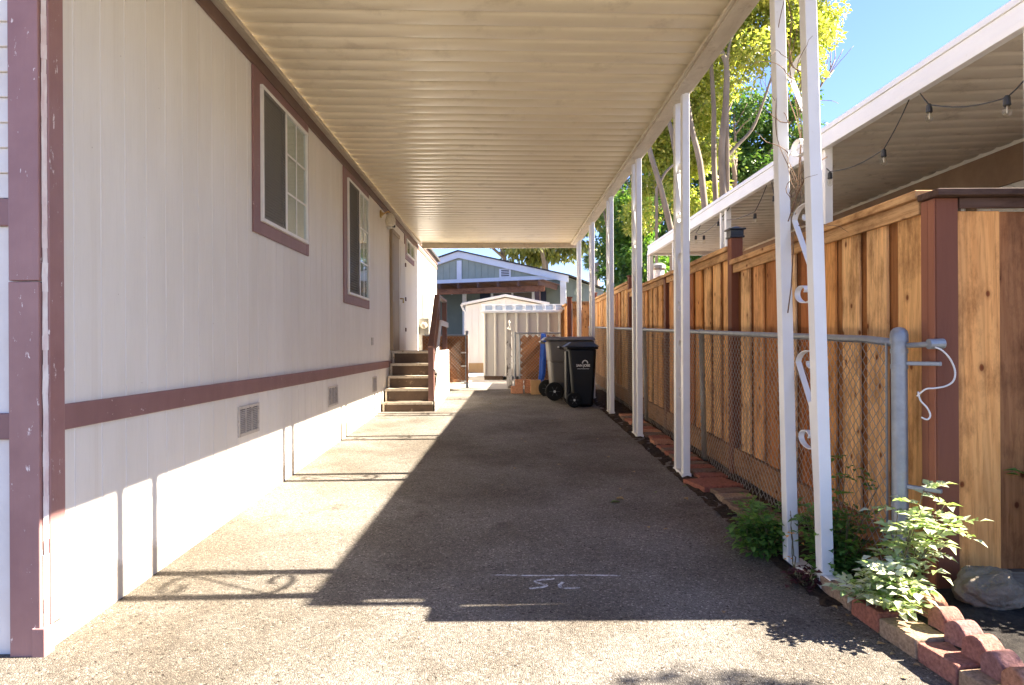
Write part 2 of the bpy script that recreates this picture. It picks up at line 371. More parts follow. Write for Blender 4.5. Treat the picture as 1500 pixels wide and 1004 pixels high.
leafmat('shrub_leaf', [(.07,.16,.04),(.11,.23,.055),(.17,.30,.07)], trans=.4, rough=.4, tscale=9)
leafmat('oxalis_leaf', [(.05,.012,.025),(.075,.02,.035)], trans=.3)
leafmat('flower_orange', [(.7,.25,.06),(.75,.42,.12)], trans=.3)
M('stem_green', (.12,.14,.05), (.16,.09,.05), scale=30, rough=.6)
M('dry_vine', (.20,.115,.06), (.13,.075,.045), scale=40, rough=.8)
leafmat('tree_yellow', [(.18,.25,.05),(.34,.36,.08),(.52,.48,.16),(.14,.21,.04),(.40,.40,.10)], trans=.5, tscale=.55)
leafmat('tree_dark', [(.05,.12,.03),(.08,.16,.04),(.14,.21,.05)], trans=.35, tscale=.6)
leafmat('tree_mid', [(.05,.12,.03),(.08,.17,.035),(.15,.23,.05)], trans=.45, tscale=.7)
leafmat('tree_euc', [(.10,.13,.05),(.16,.18,.06),(.24,.23,.09)], trans=.4, tscale=.5)
leafmat('palm_leaf', [(.07,.12,.045),(.11,.16,.06)], trans=.3)
M('bark', (.30,.225,.17), (.19,.14,.105), scale=7, stretch=(1,1,.25), rough=.9, bst=.6, bscale=20, bdist=.03)
M('bark_pale', (.235,.185,.13), (.13,.10,.07), scale=4, stretch=(1,1,.3), rough=.85, bst=.4, bscale=12)
M('sage_siding', (.33,.37,.29), (.28,.32,.25), scale=3, rough=.65, bst=.15)
M('sage_shaded', (.15,.175,.14), (.12,.145,.115), scale=3, rough=.65)  # sage siding with the shade under the patio cover put into its colour
M('far_white', (.74,.76,.76), (.66,.68,.68), scale=3, rough=.5)
M('shingle', (.05,.045,.04), (.035,.03,.028), scale=20, rough=.9)
wood('redwood_beam', [(.25,.105,.05),(.29,.125,.06)], axis='x', knots=False)
M('redwood_dark', (.13,.062,.04), (.09,.045,.03), scale=6, rough=.8)
M('navy', (.012,.016,.035), rough=.4)
M('shed_white', (.72,.67,.58), (.66,.60,.51), scale=3, stretch=(1,1,.3), rough=.55, bst=.1)
M('plywood', (.48,.30,.14), (.40,.24,.10), scale=5, stretch=(1,1,.2), rough=.8)
M('shed_grey', (.43,.415,.385), (.38,.365,.335), scale=2.5, stretch=(1,1,.3), rough=.5, bst=.1)
M('shed_roof', (.70,.72,.74), (.62,.64,.66), scale=5, rough=.3, metallic=.3)
M('bright_metal', (.62,.68,.76), (.45,.52,.62), scale=16, rough=.25, metallic=.7)
M('bin_grey', (.105,.092,.078), (.09,.078,.066), scale=5, rough=.5, bst=.08, bscale=120)
M('bin_lid_grey', (.17,.16,.15), (.14,.13,.12), scale=5, rough=.45)
M('bin_black', (.006,.006,.007), (.004,.004,.005), scale=5, spec=.3, rough=.5, bst=.06, bscale=120)
M('bin_lid_blue', (.010,.017,.034), (.008,.012,.024), scale=5, spec=.35, rough=.4)
M('tyre', (.007,.007,.007), rough=.8, spec=.25)
M('logo_white', (.62,.62,.60), rough=.6)
M('tarp_blue', (.018,.10,.48), (.012,.07,.36), scale=10, rough=.35, bst=.3, bscale=14)
M('peeling_white', (.66,.63,.57), (.52,.48,.42), scale=10, stretch=(1,1,.4), rough=.8, dirt=(.13,.11,.085), dscale=16, dlo=.54, dhi=.58)
M('lattice_wood', (.36,.16,.06), (.26,.11,.042), scale=7, rough=.75, isl=.35, bst=.2)
M('carton', (.40,.24,.11), (.33,.19,.085), scale=6, rough=.85)
M('litter_leaf', (.34,.24,.11), (.22,.13,.055), scale=30, rough=.7)
M('litter_green', (.16,.19,.06), (.11,.13,.04), scale=30, rough=.6)
M('pebble', (.52,.47,.38), (.4,.34,.26), scale=30, rough=.8)
def chalkmat():
    m, nt, p, N, L = newmat('chalk'); v, g = pos(nt)
    f = noise(nt, v, 70, 4, .7); f2 = noise(nt, v, 9, 3, .6)
    mul = nt.nodes.new('ShaderNodeMath'); mul.operation = 'ADD'; L.new(f, mul.inputs[0]); L.new(f2, mul.inputs[1])
    a = ramp(nt, mul.outputs[0], [(.92/2+.02,(0,0,0)),(.62,(.5,.5,.5))])
    mr = nt.nodes.new('ShaderNodeMapRange'); L.new(mul.outputs[0], mr.inputs[0]); mr.inputs[1].default_value = .8; mr.inputs[2].default_value = 1.15; mr.inputs[3].default_value = .05; mr.inputs[4].default_value = .9
    L.new(mr.outputs[0], p.inputs['Alpha']); p.inputs['Base Color'].default_value = (.72,.73,.75,1); p.inputs['Roughness'].default_value = .9
    MATS['chalk'] = m
chalkmat()
def MT(n): return MATS[n]

# ------------------------------------------------------------------ the setting: ground
def strip(name, xs, ys, zoff, mat, label=None, jitter=0):
    b = MB(); n = len(xs)
    for y in ys:
        for x in xs: b.v.append((x, y, gz(y)+zoff+(random.uniform(-jitter, jitter))))
    b.f = [(j*n+i, j*n+i+1, (j+1)*n+i+1, (j+1)*n+i) for j in range(len(ys)-1) for i in range(n-1)]
    o = b.build(name, MT(mat)); o['kind'] = 'structure'
    if label: o['label'] = label
    return o
strip('ground', [-400,-60,-10,-2,2,10,60,400], [-300,-40,-2,0,4,8,12,15.6,20,40,120,500], -.008, 'street_ground')
# asphalt drive: wide apron at the street, then the lane under the roof
b = MB()
edge = [(-6,1.9),(-2,1.86),(2.2,1.78),(2.6,1.68),(3.0,1.62),(3.4,1.60),(4.2,1.62),(4.8,1.62),(5.5,1.56),(6.5,1.62),(8,1.68),(9.5,1.68),(12,1.66),(13.9,1.66)]
vs = []
for y, xr in edge:
    vs += [(-12 if y < 2.76 else -1.905, y, gz(y)), (-1.9, y, gz(y)), (xr, y, gz(y))]
b.v = vs
for i in range(len(edge)-1):
    k = i*3
    if edge[i+1][0] < 2.8: b.f.append((k, k+1, k+4, k+3))
    b.f.append((k+1, k+2, k+5, k+4))
b.add([(-12,2.6,gz(2.6)),(-1.9,2.6,gz(2.6)),(-1.9,2.78,gz(2.78)),(-12,2.78,gz(2.78))], [(0,1,2,3)])
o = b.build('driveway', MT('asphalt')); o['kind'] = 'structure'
strip('concrete_path', [-1.9,-1,0,1,1.66], [13.9,15.6,18,21,26], 0, 'concrete')
strip('soil_strip', [1.5+.05*i for i in range(13)], [3.2+.06*i for i in range(175)], .006, 'leaf_litter', jitter=.012)
# raised planting bed at the front right
b = MB(); xs = [1.66+.05*i for i in range(60)]; ys = [1.0+.05*i for i in range(45)]
for y in ys:
    for x in xs:
        h = .085*min(1, max(0,(x-1.66)/.12))
        b.v.append((x, y, gz(y)+.004+h+.018*mnoise.noise(Vector((x*7,y*7,0)))+.006*mnoise.noise(Vector((x*31,y*31,3)))))
n = len(xs); b.f = [(j*n+i, j*n+i+1, (j+1)*n+i+1, (j+1)*n+i) for j in range(len(ys)-1) for i in range(n-1)]
o = b.build('garden_soil', MT('bed_soil'), smooth=True); o['kind'] = 'structure'

# ------------------------------------------------------------------ the mobile home on the left
XW = -1.9
Y0, Y1 = 2.787, 19.2
house = thing('mobile_home', 'long cream mobile home with mauve trim and grooved siding along the driveway', 'mobile home', (-4.5, 8, 0))
b = MB()
# side wall as grooved panels standing on a core
y = Y0
while y < Y1-.05:
    y2 = min(y+.2035, Y1)
    for z0, z1 in ((gz(y)-.03, .998), (1.105, 3.70)):
        b.box(XW-.0032, XW, y+.0055, y2-.0055, z0, z1)
    y = y2
sd0 = b.build('siding', MT('house_siding'), house, bevel=.001, seg=1)
b = MB(); b.box(-8.5, XW-.0034, Y0+.012, Y1, -.06, 3.70); b.build('backing', MT('groove_paint'), sd0)
b = MB()   # front wall: lap boards above, flat panel below
z = 1.965
while z < 3.7:
    b.hexa([(-8.5,Y0-.014,z),(XW-.002,Y0-.014,z),(XW-.002,Y0+.011,z),(-8.5,Y0+.011,z),(-8.5,Y0-.003,z+.103),(XW-.002,Y0-.003,z+.103),(XW-.002,Y0+.011,z+.103),(-8.5,Y0+.011,z+.103)])
    z += .104
b.box(-8.5, XW-.002, Y0-.004, Y0+.011, 1.08, 1.85); b.box(-8.5, XW-.002, Y0-.004, Y0+.011, .07, .975)
b.build('front_siding', MT('lap_siding'), house, bevel=.002, seg=1)
b = MB(); b.box(XW-.001, XW+.018, Y0+.10, Y1, .997, 1.107); b.build('belt_board', MT('mauve_trim'), house, bevel=.004)
b = MB(); b.box(-8.5, XW-.10, Y0-.022, Y0-.004, .974, 1.082); b.build('belt_board', MT('mauve_trim'), house, bevel=.004)
b = MB(); b.box(-8.5, XW-.10, Y0-.022, Y0-.004, 1.850, 1.962); b.build('belt_board', MT('mauve_trim'), house, bevel=.004)
b = MB()
b.box(XW-.122, XW+.003, Y0-.03, Y0-.002, .06, 1.62); b.box(XW-.122, XW+.003, Y0-.028, Y0-.002, 1.624, 3.70)
b.build('corner_board', MT('mauve_post'), house, bevel=.004)
b = MB(); b.box(XW+.001, XW+.022, Y0+.008, Y0+.105, .205, 3.70); b.box(XW+.001, XW+.020, Y0-.012, Y0+.105, 3.2, 3.70)
o = b.build('corner_board', MT('mauve_post'), house, bevel=.004)
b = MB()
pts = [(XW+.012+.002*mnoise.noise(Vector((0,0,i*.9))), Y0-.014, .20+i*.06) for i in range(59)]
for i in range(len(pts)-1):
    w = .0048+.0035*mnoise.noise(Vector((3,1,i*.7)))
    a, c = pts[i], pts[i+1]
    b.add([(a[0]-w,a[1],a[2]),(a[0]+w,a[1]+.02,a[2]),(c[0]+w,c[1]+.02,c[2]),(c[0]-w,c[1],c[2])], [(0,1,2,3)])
b.build('glare_strip', MT('edge_glare'), house)  # sunlit glare along the corner, laid on as a pale strip
b = MB(); b.box(XW-.03, XW+.024, Y0-.036, Y0+.03, .055, .205); b.build('corner_block', MT('mauve_post'), house, bevel=.004)
b = MB(); b.box(XW, XW+.022, Y0+.105, Y1, 3.492, 3.585); b.box(XW, XW+.03, 14.85, Y1, 3.64, 3.74)
b.build('eave_trim', MT('brown_eave'), house, bevel=.003)
b = MB(); b.prism([(XW+.10,0,3.74),(XW+.10,0,3.80),(-5.2,0,4.35),(-8.6,0,3.80),(-8.6,0,3.74)], (0,1,0))
b.v = [(x, Y0-.15 if yy == 0 else Y1+.1, z) for x, yy, z in b.v]
b.build('roof', MT('shingle'), house)

def window(y0, y1, z0, z1, trim, fy0, fy1, fz0, fz1, div, rows, screen=True):
    """trim boards round a two-light sliding window; everything stands proud of the siding"""
    w = MB(); t = .017
    w.box(XW+.001, XW+t, y0, fy0, z0, z1); w.box(XW+.001, XW+t, fy1, y1, z0, z1)
    w.box(XW+.001, XW+t-.001, fy0, fy1, z0, fz0); w.box(XW+.001, XW+t-.001, fy0, fy1, fz1, z1)
    w = w.build('window', MT('mauve_trim'), house, bevel=.003)
    f = MB(); k = .028; X0, X1 = XW+.001, XW+.04
    f.box(X0, X1, fy0, fy1, fz0, fz0+k); f.box(X0, X1, fy0, fy1, fz1-k, fz1)
    f.box(X0, X1-.001, fy0, fy0+k, fz0+k, fz1-k); f.box(X0, X1-.001, fy1-k, fy1, fz0+k, fz1-k)
    f.box(X0, X1-.004, div-.022, div+.022, fz0+k, fz1-k)
    f.build('frame', MT('vinyl_white'), w, bevel=.003)
    g = MB(); g.box(XW+.016, XW+.019, fy0+k, fy1-k, fz0+k, fz1-k); g.build('pane', MT('window_glass'), w)
    d = MB(); d.box(XW+.0012, XW+.0045, div+.022, fy1-k, fz0+k, fz1-k); d.build('blind', MT('blind'), w)
    d = MB(); d.box(XW+.0012, XW+.0040, fy0+k, div-.022, fz0+k, fz1-k)
    d.build('dark_room', MT('room_dark'), w)
    if screen:
        d = MB(); ya, yb = fy0+k, div-.022; za, zb = fz0+k, fz1-k; q = .022
        d.box(XW+.026, XW+.034, ya, yb, za, za+q); d.box(XW+.026, XW+.034, ya, yb, zb-q, zb); d.box(XW+.026, XW+.033, ya, ya+q, za+q, zb-q); d.box(XW+.026, XW+.033, yb-q, yb, za+q, zb-q)
        n = 26
        for i in range(1, n): yy = ya+(yb-ya)*i/n; d.box(XW+.029, XW+.0305, yy-.0035, yy+.0035, za+q, zb-q)
        for i in range(1, 44): zz = za+(zb-za)*i/44; d.box(XW+.0285, XW+.0308, ya+q, yb-q, zz-.0035, zz+.0035)
        d.build('insect_screen', MT('screen_mesh'), w)
    if rows:
        d = MB(); ym = (div+fy1)/2
        d.box(XW+.0195, XW+.0235, ym-.009, ym+.009, fz0+k, fz1-k)
        for i in range(1, rows):
            zz = fz0+k+(fz1-fz0-2*k)*i/rows; d.box(XW+.0195, XW+.023, div+.022, fy1-k, zz-.009, zz+.009)
        d.build('grille', MT('vinyl_white'), w)
    return w
window(5.11, 6.555, 2.222, 3.490, .1, 5.25, 6.47, 2.325, 3.39, 5.83, 3)
window(8.0, 9.50, 1.865, 3.488, .1, 8.17, 9.42, 1.98, 3.39, 8.80, 3)
window(12.95, 14.30, 3.03, 3.490, .1, 13.12, 14.2, 3.13, 3.43, 13.65, 0, screen=False)

# skirt vents
def vent(y0, y1, z0, z1):
    v = MB(); k = .022
    v.box(XW+.001, XW+.011, y0, y1, z0, z0+k); v.box(XW+.001, XW+.011, y0, y1, z1-k, z1)
    v.box(XW+.001, XW+.010, y0, y0+k, z0+k, z1-k); v.box(XW+.001, XW+.010, y1-k, y1, z0+k, z1-k)
    w = (y1-y0-2*k)/3
    for i in (1, 2): v.box(XW+.001, XW+.009, y0+k+w*i-.006, y0+k+w*i+.006, z0+k, z1-k)
    n = 13
    for i in range(n):
        zz = z0+k+(z1-z0-2*k)*(i+.5)/n
        v.hexa([(XW+.001,y0+k,zz-.003),(XW+.009,y0+k,zz-.009),(XW+.009,y1-k,zz-.009),(XW+.001,y1-k,zz-.003),(XW+.001,y0+k,zz),(XW+.009,y0+k,zz-.005),(XW+.009,y1-k,zz-.005),(XW+.001,y1-k,zz)])
    v = v.build('skirt_vent', MT('vent_metal'), house)
    d = MB(); d.box(XW+.0004, XW+.0008, y0+k, y1-k, z0+k, z1-k); d.build('vent_hole', MT('dark_gap'), v)
vent(4.82, 5.22, .70, .918); vent(7.28, 7.70, .69, .91); vent(9.75, 10.05, .68, .90)
# door, hinges, lamp, camera
d = MB(); d.box(XW+.001, XW+.05, 11.28, 11.36, 1.27, 3.30); d.box(XW+.001, XW+.03, 11.36, 12.12, 1.27, 3.26); d.box(XW+.001, XW+.05, 11.36, 12.12, 3.26, 3.32)
d.box(XW+.03, XW+.036, 11.5, 11.98, 1.5, 2.1); d.box(XW+.03, XW+.036, 11.5, 11.98, 2.3, 3.1)
door = d.build('door', MT('door_tan'), house, bevel=.004)
d = MB(); d.box(XW+.001, XW+.034, 12.125, 12.86, 1.27, 3.28); d.box(XW+.034, XW+.04, 12.22, 12.76, 1.4, 2.1); d.box(XW+.034, XW+.04, 12.22, 12.76, 2.3, 3.15)
d.build('storm_door', MT('door_white'), door, bevel=.004)
for zz in (1.62, 2.2, 2.85):
    d = MB(); d.box(XW+.034, XW+.052, 12.80, 12.88, zz, zz+.07); d.build('hinge', MT('brown_eave'), door)
d = MB(); d.tube([(XW+.034,12.2,2.2),(XW+.09,12.2,2.2),(XW+.09,12.2,2.12)], .014, 8); d.build('handle', MT('brass'), door)
d = MB(); d.lathe((XW,10.45,3.39), [(.06,.001),(.06,.02),(.03,.03),(.02,.05)], 14, 'x')
lampo = d.build('wall_lamp', MT('brass'), house)
d = MB(); d.lathe((XW+.15,10.5,3.28), [(.045,-.07),(.075,-.04),(.085,.02),(.06,.10),(.035,.13)], 14); d.build('lamp_shade', MT('lamp_glass'), lampo, smooth=True)
d = MB(); d.tube([(XW+.045,10.45,3.39),(XW+.12,10.46,3.43),(XW+.15,10.5,3.40)], .012, 7); d.build('lamp_arm', MT('brass'), lampo)
d = MB(); d.box(XW+.0, XW+.05, 11.02, 11.10, 3.26, 3.36); cam_ = d.build('security_camera', MT('camera_white'), house, bevel=.01)
d = MB(); d.beam((XW+.05,11.06,3.32), (XW+.13,10.92,3.29), .075, .075); d.build('camera_body', MT('camera_white'), cam_, bevel=.015)
d = MB(); d.beam((XW+.128,10.923,3.29), (XW+.137,10.907,3.287), .055, .055); d.build('lens', MT('black_plastic'), cam_, bevel=.01)
d = MB(); d.tube([(XW+.012,3.98,1.46),(XW+.03,3.98,1.46)], .008, 6); 
# small outlet cover on the siding below the second window
d = MB(); d.box(XW, XW+.02, 9.68, 9.78, 1.36, 1.47); d.build('outlet_cover', MT('vent_metal'), house, bevel=.004)
# meter pedestal and riser pipe
d = MB(); d.box(XW+.003, XW+.23, 15.1, 15.35, .52, 1.97); d.box(XW+.02, XW+.21, 15.085, 15.10, .7, 1.35)
mt = d.build('meter_box', MT('meter_grey'), house, bevel=.012)
d = MB(); d.lathe((XW+.12,15.1,1.80), [(.075,-.0),(.075,-.03),(.065,-.09),(.03,-.10)], 16, 'y'); d.build('meter_dial', MT('lamp_glass'), mt, smooth=True)
d = MB(); d.tube([(XW+.08,15.2,1.97),(XW+.08,15.2,2.5),(XW+.03,15.2,2.56)], .03, 8); d.build('conduit', MT('meter_grey'), mt)

# ------------------------------------------------------------------ the carport roof over the drive
port = thing('carport', 'cream metal carport roof with ribbed pans and slim white posts over the driveway', 'carport', (0, 8, 0))
YP0, YP1 = .9, 14.85
SH = .03
def pans(mb, x0, x1, y0, y1, z0, z1, pitch=.2035, shear=SH, th=.02):
    prof = [(0,.021),(.010,.009),(.030,.003),(.075,0),(.125,.001),(.165,.005),(.184,.012),(.192,.021)]
    yy = y0; row = []
    while yy < y1-.02:
        for dy, dz in prof: row.append((yy+dy*pitch/.2035, dz))
        yy += pitch
    k = len(row); nseg = 6; vs = []
    for i in range(nseg+1):
        t = i/nseg; x = x0+(x1-x0)*t
        for (ry, dz) in row: vs.append((x, ry+shear*(x-x0), z0+(z1-z0)*t+dz))
    m = len(vs)
    vs += [(x, y_, z_+th) for x, y_, z_ in vs]
    fs = []
    for i in range(nseg):
        for j in range(k-1):
            a = i*k+j; fs.append((a, a+1, a+k+1, a+k)); fs.append((m+a, m+a+k, m+a+k+1, m+a+1))
    for j in range(k-1):
        fs.append((j, m+j, m+j+1, j+1)); a = nseg*k+j; fs.append((a, a+1, m+a+1, m+a))
    for i in range(nseg):
        a = i*k; fs.append((a, a+k, m+a+k, m+a)); a = i*k+k-1; fs.append((a, m+a, m+a+k, a+k))
    mb.add(vs, fs)
b = MB(); pans(b, -1.84, 1.62, YP0, YP1-.05, 3.618, 3.600)
smooth_by(b.build('roof_pans', MT('pan_metal'), port), 50)
b = MB(); b.box(XW+.001, XW+.085, YP0, YP1, 3.586, 3.600); b.box(XW+.085, XW+.092, YP0, YP1, 3.572, 3.604); b.box(XW+.001, XW+.012, YP0, YP1, 3.601, 3.72)
b.build('wall_ledger', MT('ledger_metal'), port)
b = MB(); b.box(1.50, 1.59, YP0, YP1, 3.535, 3.598); b.box(1.591, 1.66, YP0, YP1, 3.560, 3.78); b.box(1.475, 1.499, YP0, YP1, 3.548, 3.575)
b.build('side_beam', MT('beam_metal'), port, bevel=.004)
b = MB(); b.box(-1.80, 1.66, YP1+.09, YP1+.14, 3.50, 3.72); b.box(-1.80, 1.66, YP1+.14, YP1+.155, 3.56, 3.76)
b.build('rear_fascia', MT('ledger_metal'), port, bevel=.004)
b = MB(); b.box(-1.80, 1.66, YP0-.12, YP0-.03, 3.53, 3.76); b.build('front_fascia', MT('beam_metal'), port, bevel=.004)

def s_scroll(y_hi, y_lo, z0, h):
    """S-shaped flat bar between the two uprights: y_hi is the far one"""
    W = y_hi-y_lo; n = 26; top = []
    for i in range(n+1):
        t = i/n; an = -PI*1.15+t*PI*2.15; rr = .10+.52*t**1.3
        top.append((.62+rr*math.cos(an), .855+rr*.235*math.sin(an)))
    P = top+[(1-u, 1-w_) for u, w_ in top[::-1]]
    return [(0, y_hi-u*W, z0+w_*h) for u, w_ in P]
PX = 1.60
def make_post(ya, lean=0, scroll_zs=None, name='post', sep=.25, tops=(0,0)):
    g0 = gz(ya); zt = 3.545
    m = MB()
    for yy, tp_ in ((ya, tops[0]), (ya+sep, tops[1])):
        x = PX-(.035 if sep > .3 and yy > ya else 0)
        m.hexa([(x-.031+lean,yy-.035,g0+.03),(x+.031+lean,yy-.035,g0+.03),(x+.031+lean,yy+.035,g0+.03),(x-.031+lean,yy+.035,g0+.03),
                (x-.031+tp_,yy-.035,zt),(x+.031+tp_,yy-.035,zt),(x+.031+tp_,yy+.035,zt),(x-.031+tp_,yy+.035,zt)])
    m.box(PX-.04+lean, PX+.04+lean, ya-.04, ya+sep+.04, g0-.005, g0+.032)
    p_ = m.build(name, MT('white_metal'), port, bevel=.004)
    for z0 in (scroll_zs or (.66, 1.44, 2.23)):
        s = MB(); pts = s_scroll(ya+sep-.036, ya+.036, g0+z0, .56)
        s.ribbon([(PX+lean*.5+(z_-1.8)*(-.022 if tops[0] else 0), y_, z_) for _, y_, z_ in pts], (1,0,0), .030, .005)
        s.build('scroll', MT('white_metal'), p_)
    return p_
p1 = make_post(3.44, .03, sep=.33, tops=(-.055,-.035))
# loose channel leaning beside the first post and its foot bracket
m = MB(); m.beam((1.605,3.42,.13),(1.60,3.515,1.05), .035, .02, up=(1,0,0)); m.build('loose_channel', MT('white_metal'), p1, bevel=.003)
m = MB(); m.box(1.60,1.66,3.33,3.43,gz(3.4)+.002,gz(3.4)+.012); m.box(1.60,1.608,3.33,3.43,gz(3.4)+.012,gz(3.4)+.075); m.box(1.652,1.66,3.33,3.43,gz(3.4)+.012,gz(3.4)+.075); m.box(1.608,1.652,3.345,3.43,gz(3.4)+.068,gz(3.4)+.075)
m.build('foot_bracket', MT('white_metal'), p1, bevel=.002)
p2 = make_post(5.93, -.01)
for ya in (7.98, 10.03, 12.1, 14.2): make_post(ya)

# ------------------------------------------------------------------ dry vines on the first post
vine = MB()
def wander(p, d, n, step, wig, lo=None):
    pts = [Vector(p)]; d = Vector(d).normalized()
    for i in range(n):
        d = (d+Vector((random.uniform(-wig,wig), random.uniform(-wig,wig), random.uniform(-wig,wig)*.6))).normalized()
        pts.append(pts[-1]+d*step)
    return pts
for s_ in range(5):                                # strands wandering up the far upright
    pts = []; ph = random.uniform(0, 6); tw = random.choice((2.5, 4, -3)); z = random.uniform(1.95, 2.4); k1 = random.uniform(0, 9)
    while z < 3.6:
        an = ph+tw*(z-2)+1.3*mnoise.noise(Vector((z*2.2, k1, 0))); rr = .050+.022*(mnoise.noise(Vector((z*3, k1, 5)))+.6)
        pts.append((PX-.02+rr*math.cos(an)*1.1, 3.77+rr*math.sin(an)*1.1, z)); z += random.uniform(.02,.05)
    vine.tube(pts, random.choice((.0022,.003)), 5)
for s_ in range(13):
    z = random.uniform(1.9, 2.9)
    vine.tube(wander((PX-.04, 3.72+random.uniform(-.2,.06), z), (random.uniform(-1,.3), random.uniform(-1,1), random.uniform(-.4,.8)), 12, .028, .42), [.0028-.00015*i for i in range(13)], 4)
vine.tube([(PX-.04,3.70,2.02),(PX-.035,3.6,2.14),(PX-.04,3.47,2.22),(PX-.02,3.43,2.26),(PX+.05,3.44,2.30)], .0035, 5)
vine.tube([(PX-.04,3.71,1.52),(PX-.05,3.64,1.66),(PX-.03,3.66,1.86),(PX-.05,3.62,1.95)], .0035, 5)
tag(vine.build('dry_vine', MT('dry_vine')), 'bare brown twining vine wound round the nearest carport post', 'vine')

# ------------------------------------------------------------------ wooden fence on the right
fence = thing('wooden_fence', 'new board on board cedar fence with capped posts beside the driveway', 'fence', (2.1, 9, 0))
XF = 2.06
def panel(y0, y1, ztop):
    bb = MB(); fb = MB(); y = y0+.02; i = 0
    while y < y1-.04:
        w = random.uniform(.185, .215); gp = random.uniform(.085, .115)
        ye = min(y+w, y1-.01)
        kz = gz((y+ye)/2)+.24
        fb.box(XF+random.uniform(-.003,.003), XF+.02, y, ye, kz, ztop-.045)
        bb.box(XF+.024, XF+.042, ye-.04, min(ye+gp+.04, y1), kz, ztop-.046)
        y = ye+gp
    pp = fb.build('board_panel', MT('fence_board'), fence, bevel=.003, seg=1)
    bb.build('back_boards', MT('fence_back'), pp)
    c = MB(); c.box(XF-.055, XF+.10, y0-.01, y1+.01, ztop-.042, ztop); c.build('cap_rail', MT('fence_cap'), pp, bevel=.004)
    c = MB(); c.box(XF-.028, XF-.004, y0+.005, y1-.005, ztop-.115, ztop-.043); c.build('trim_rail', MT('fence_cap'), pp, bevel=.003)
    c = MB(); c.hexa([(XF-.028,y0,gz(y0)+.02),(XF+.02,y0,gz(y0)+.02),(XF+.02,y1,gz(y1)+.02),(XF-.028,y1,gz(y1)+.02),(XF-.028,y0,gz(y0)+.235),(XF+.02,y0,gz(y0)+.235),(XF+.02,y1,gz(y1)+.235),(XF-.028,y1,gz(y1)+.235)])
    c.build('kick_board', MT('kick_board'), pp, bevel=.004)
def fpost(x, y, z0, z1, lamp=False, s=.052):
    m = MB(); m.box(x-s, x+s, y-s, y+s, z0, z1)
    p_ = m.build('fence_post', MT('treated_post'), fence, bevel=.005)
    if lamp:
        m = MB(); m.box(x-s-.012, x+s+.012, y-s-.012, y+s+.012, z1+.001, z1+.018); m.box(x-s-.006, x+s+.006, y-s-.006, y+s+.006, z1+.019, z1+.07)
        m.prism([(x-s-.022,y-s-.022,z1+.071),(x+s+.022,y-s-.022,z1+.071),(x+s+.022,y+s+.022,z1+.071),(x-s-.022,y+s+.022,z1+.071)], (0,0,.014))
        m.add([(x-s,y-s,z1+.0855),(x+s,y-s,z1+.0855),(x+s,y+s,z1+.0855),(x-s,y+s,z1+.0855),(x-.02,y-.02,z1+.105),(x+.02,y-.02,z1+.105),(x+.02,y+.02,z1+.105),(x-.02,y+.02,z1+.105)], [(4,5,6,7),(0,1,5,4),(1,2,6,5),(2,3,7,6),(3,0,4,7),(3,2,1,0)])
        m.build('post_lamp', MT('black_plastic'), p_, bevel=.003)
    else:
        m = MB(); m.box(x-s-.012, x+s+.012, y-s-.012, y+s+.012, z1+.001, z1+.022); m.build('post_cap', MT('treated_post'), p_, bevel=.004)
    return p_
panel(3.30, 5.99, 2.095); panel(6.11, 10.92, 2.232); panel(11.03, 15.35, 2.385)
fpost(XF+.015, 6.05, gz(6), 2.295, True); fpost(XF+.015, 10.98, gz(11), 2.45); fpost(XF+.015, 15.45, .5, 2.52)
fpost(XF+.015, 8.5, gz(8.5), 2.18)
# corner post with a facing board, then the street face
m = MB(); m.box(XF-.02, XF+.085, 3.185, 3.29, .1, 2.034); m.build('corner_post', MT('treated_post'), fence, bevel=.005)
m = MB(); m.box(XF-.026, XF-.021, 3.19, 3.24, .1, 2.033); m.box(XF-.026, XF-.021, 3.243, 3.292, .1, 2.033); m.build('corner_face', MT('post_face'), fence, bevel=.001, seg=1)
x = XF+.09; i = 0; fb = MB(); fr = MB()
while x < 5.2:
    w = .205 if i % 2 == 0 else .17
    if i % 2 == 0: fb.box(x, x+w, 3.205, 3.225, .27, 1.975)
    else: fr.box(x-.02, x+w+.02, 3.228, 3.246, .27, 1.975)
    x += w+.003; i += 1
fp_ = fb.build('front_boards', MT('front_board'), fence, bevel=.003, seg=1)
fr.build('stained_boards', MT('front_board_red'), fp_)
m = MB(); m.box(XF-.045, 5.25, 3.13, 3.29, 2.036, 2.068); m.build('front_cap', MT('fence_cap_dark'), fence, bevel=.004)
m = MB(); m.box(XF+.088, 5.2, 3.18, 3.204, 1.985, 2.034); m.build('front_trim', MT('fence_cap_dark'), fence, bevel=.003)
m = MB(); m.box(XF+.09, 5.2, 3.19, 3.245, .15, .266); m.build('front_kick', MT('grey_board'), fence, bevel=.004)

# the short return fence at the far end
ff = thing('return_fence', 'short cedar fence with two posts closing the far end of the driveway', 'fence', (1.75, 15.6, .5))
def ret_panel(horizontal):
    fb = MB()
    if horizontal:
        x = 1.58
        while x < 2.04: fb.box(x, min(x+.115,2.05), 15.52+(.012 if int(x*100)%2 else 0), 15.54+(.012 if int(x*100)%2 else 0), .52, 2.30); x += .118
        p_ = fb.build('board_panel', MT('fence_board'), ff, bevel=.003, seg=1)
        c = MB(); c.box(1.56, 2.02, 15.47, 15.58, 2.302, 2.345); c.build('cap_rail', MT('fence_cap'), p_)
    else:
        y = 15.62
        while y < 19: fb.box(1.47+(.012 if int(y*10)%2 else 0), 1.49+(.012 if int(y*10)%2 else 0), y, y+.135, .52, 2.27); y += .14
        p_ = fb.build('board_panel', MT('fence_board'), ff, bevel=.003, seg=1)
        c = MB(); c.box(1.42, 1.54, 15.6, 19, 2.272, 2.31); c.build('cap_rail', MT('fence_cap'), p_)
ret_panel(True); ret_panel(False)
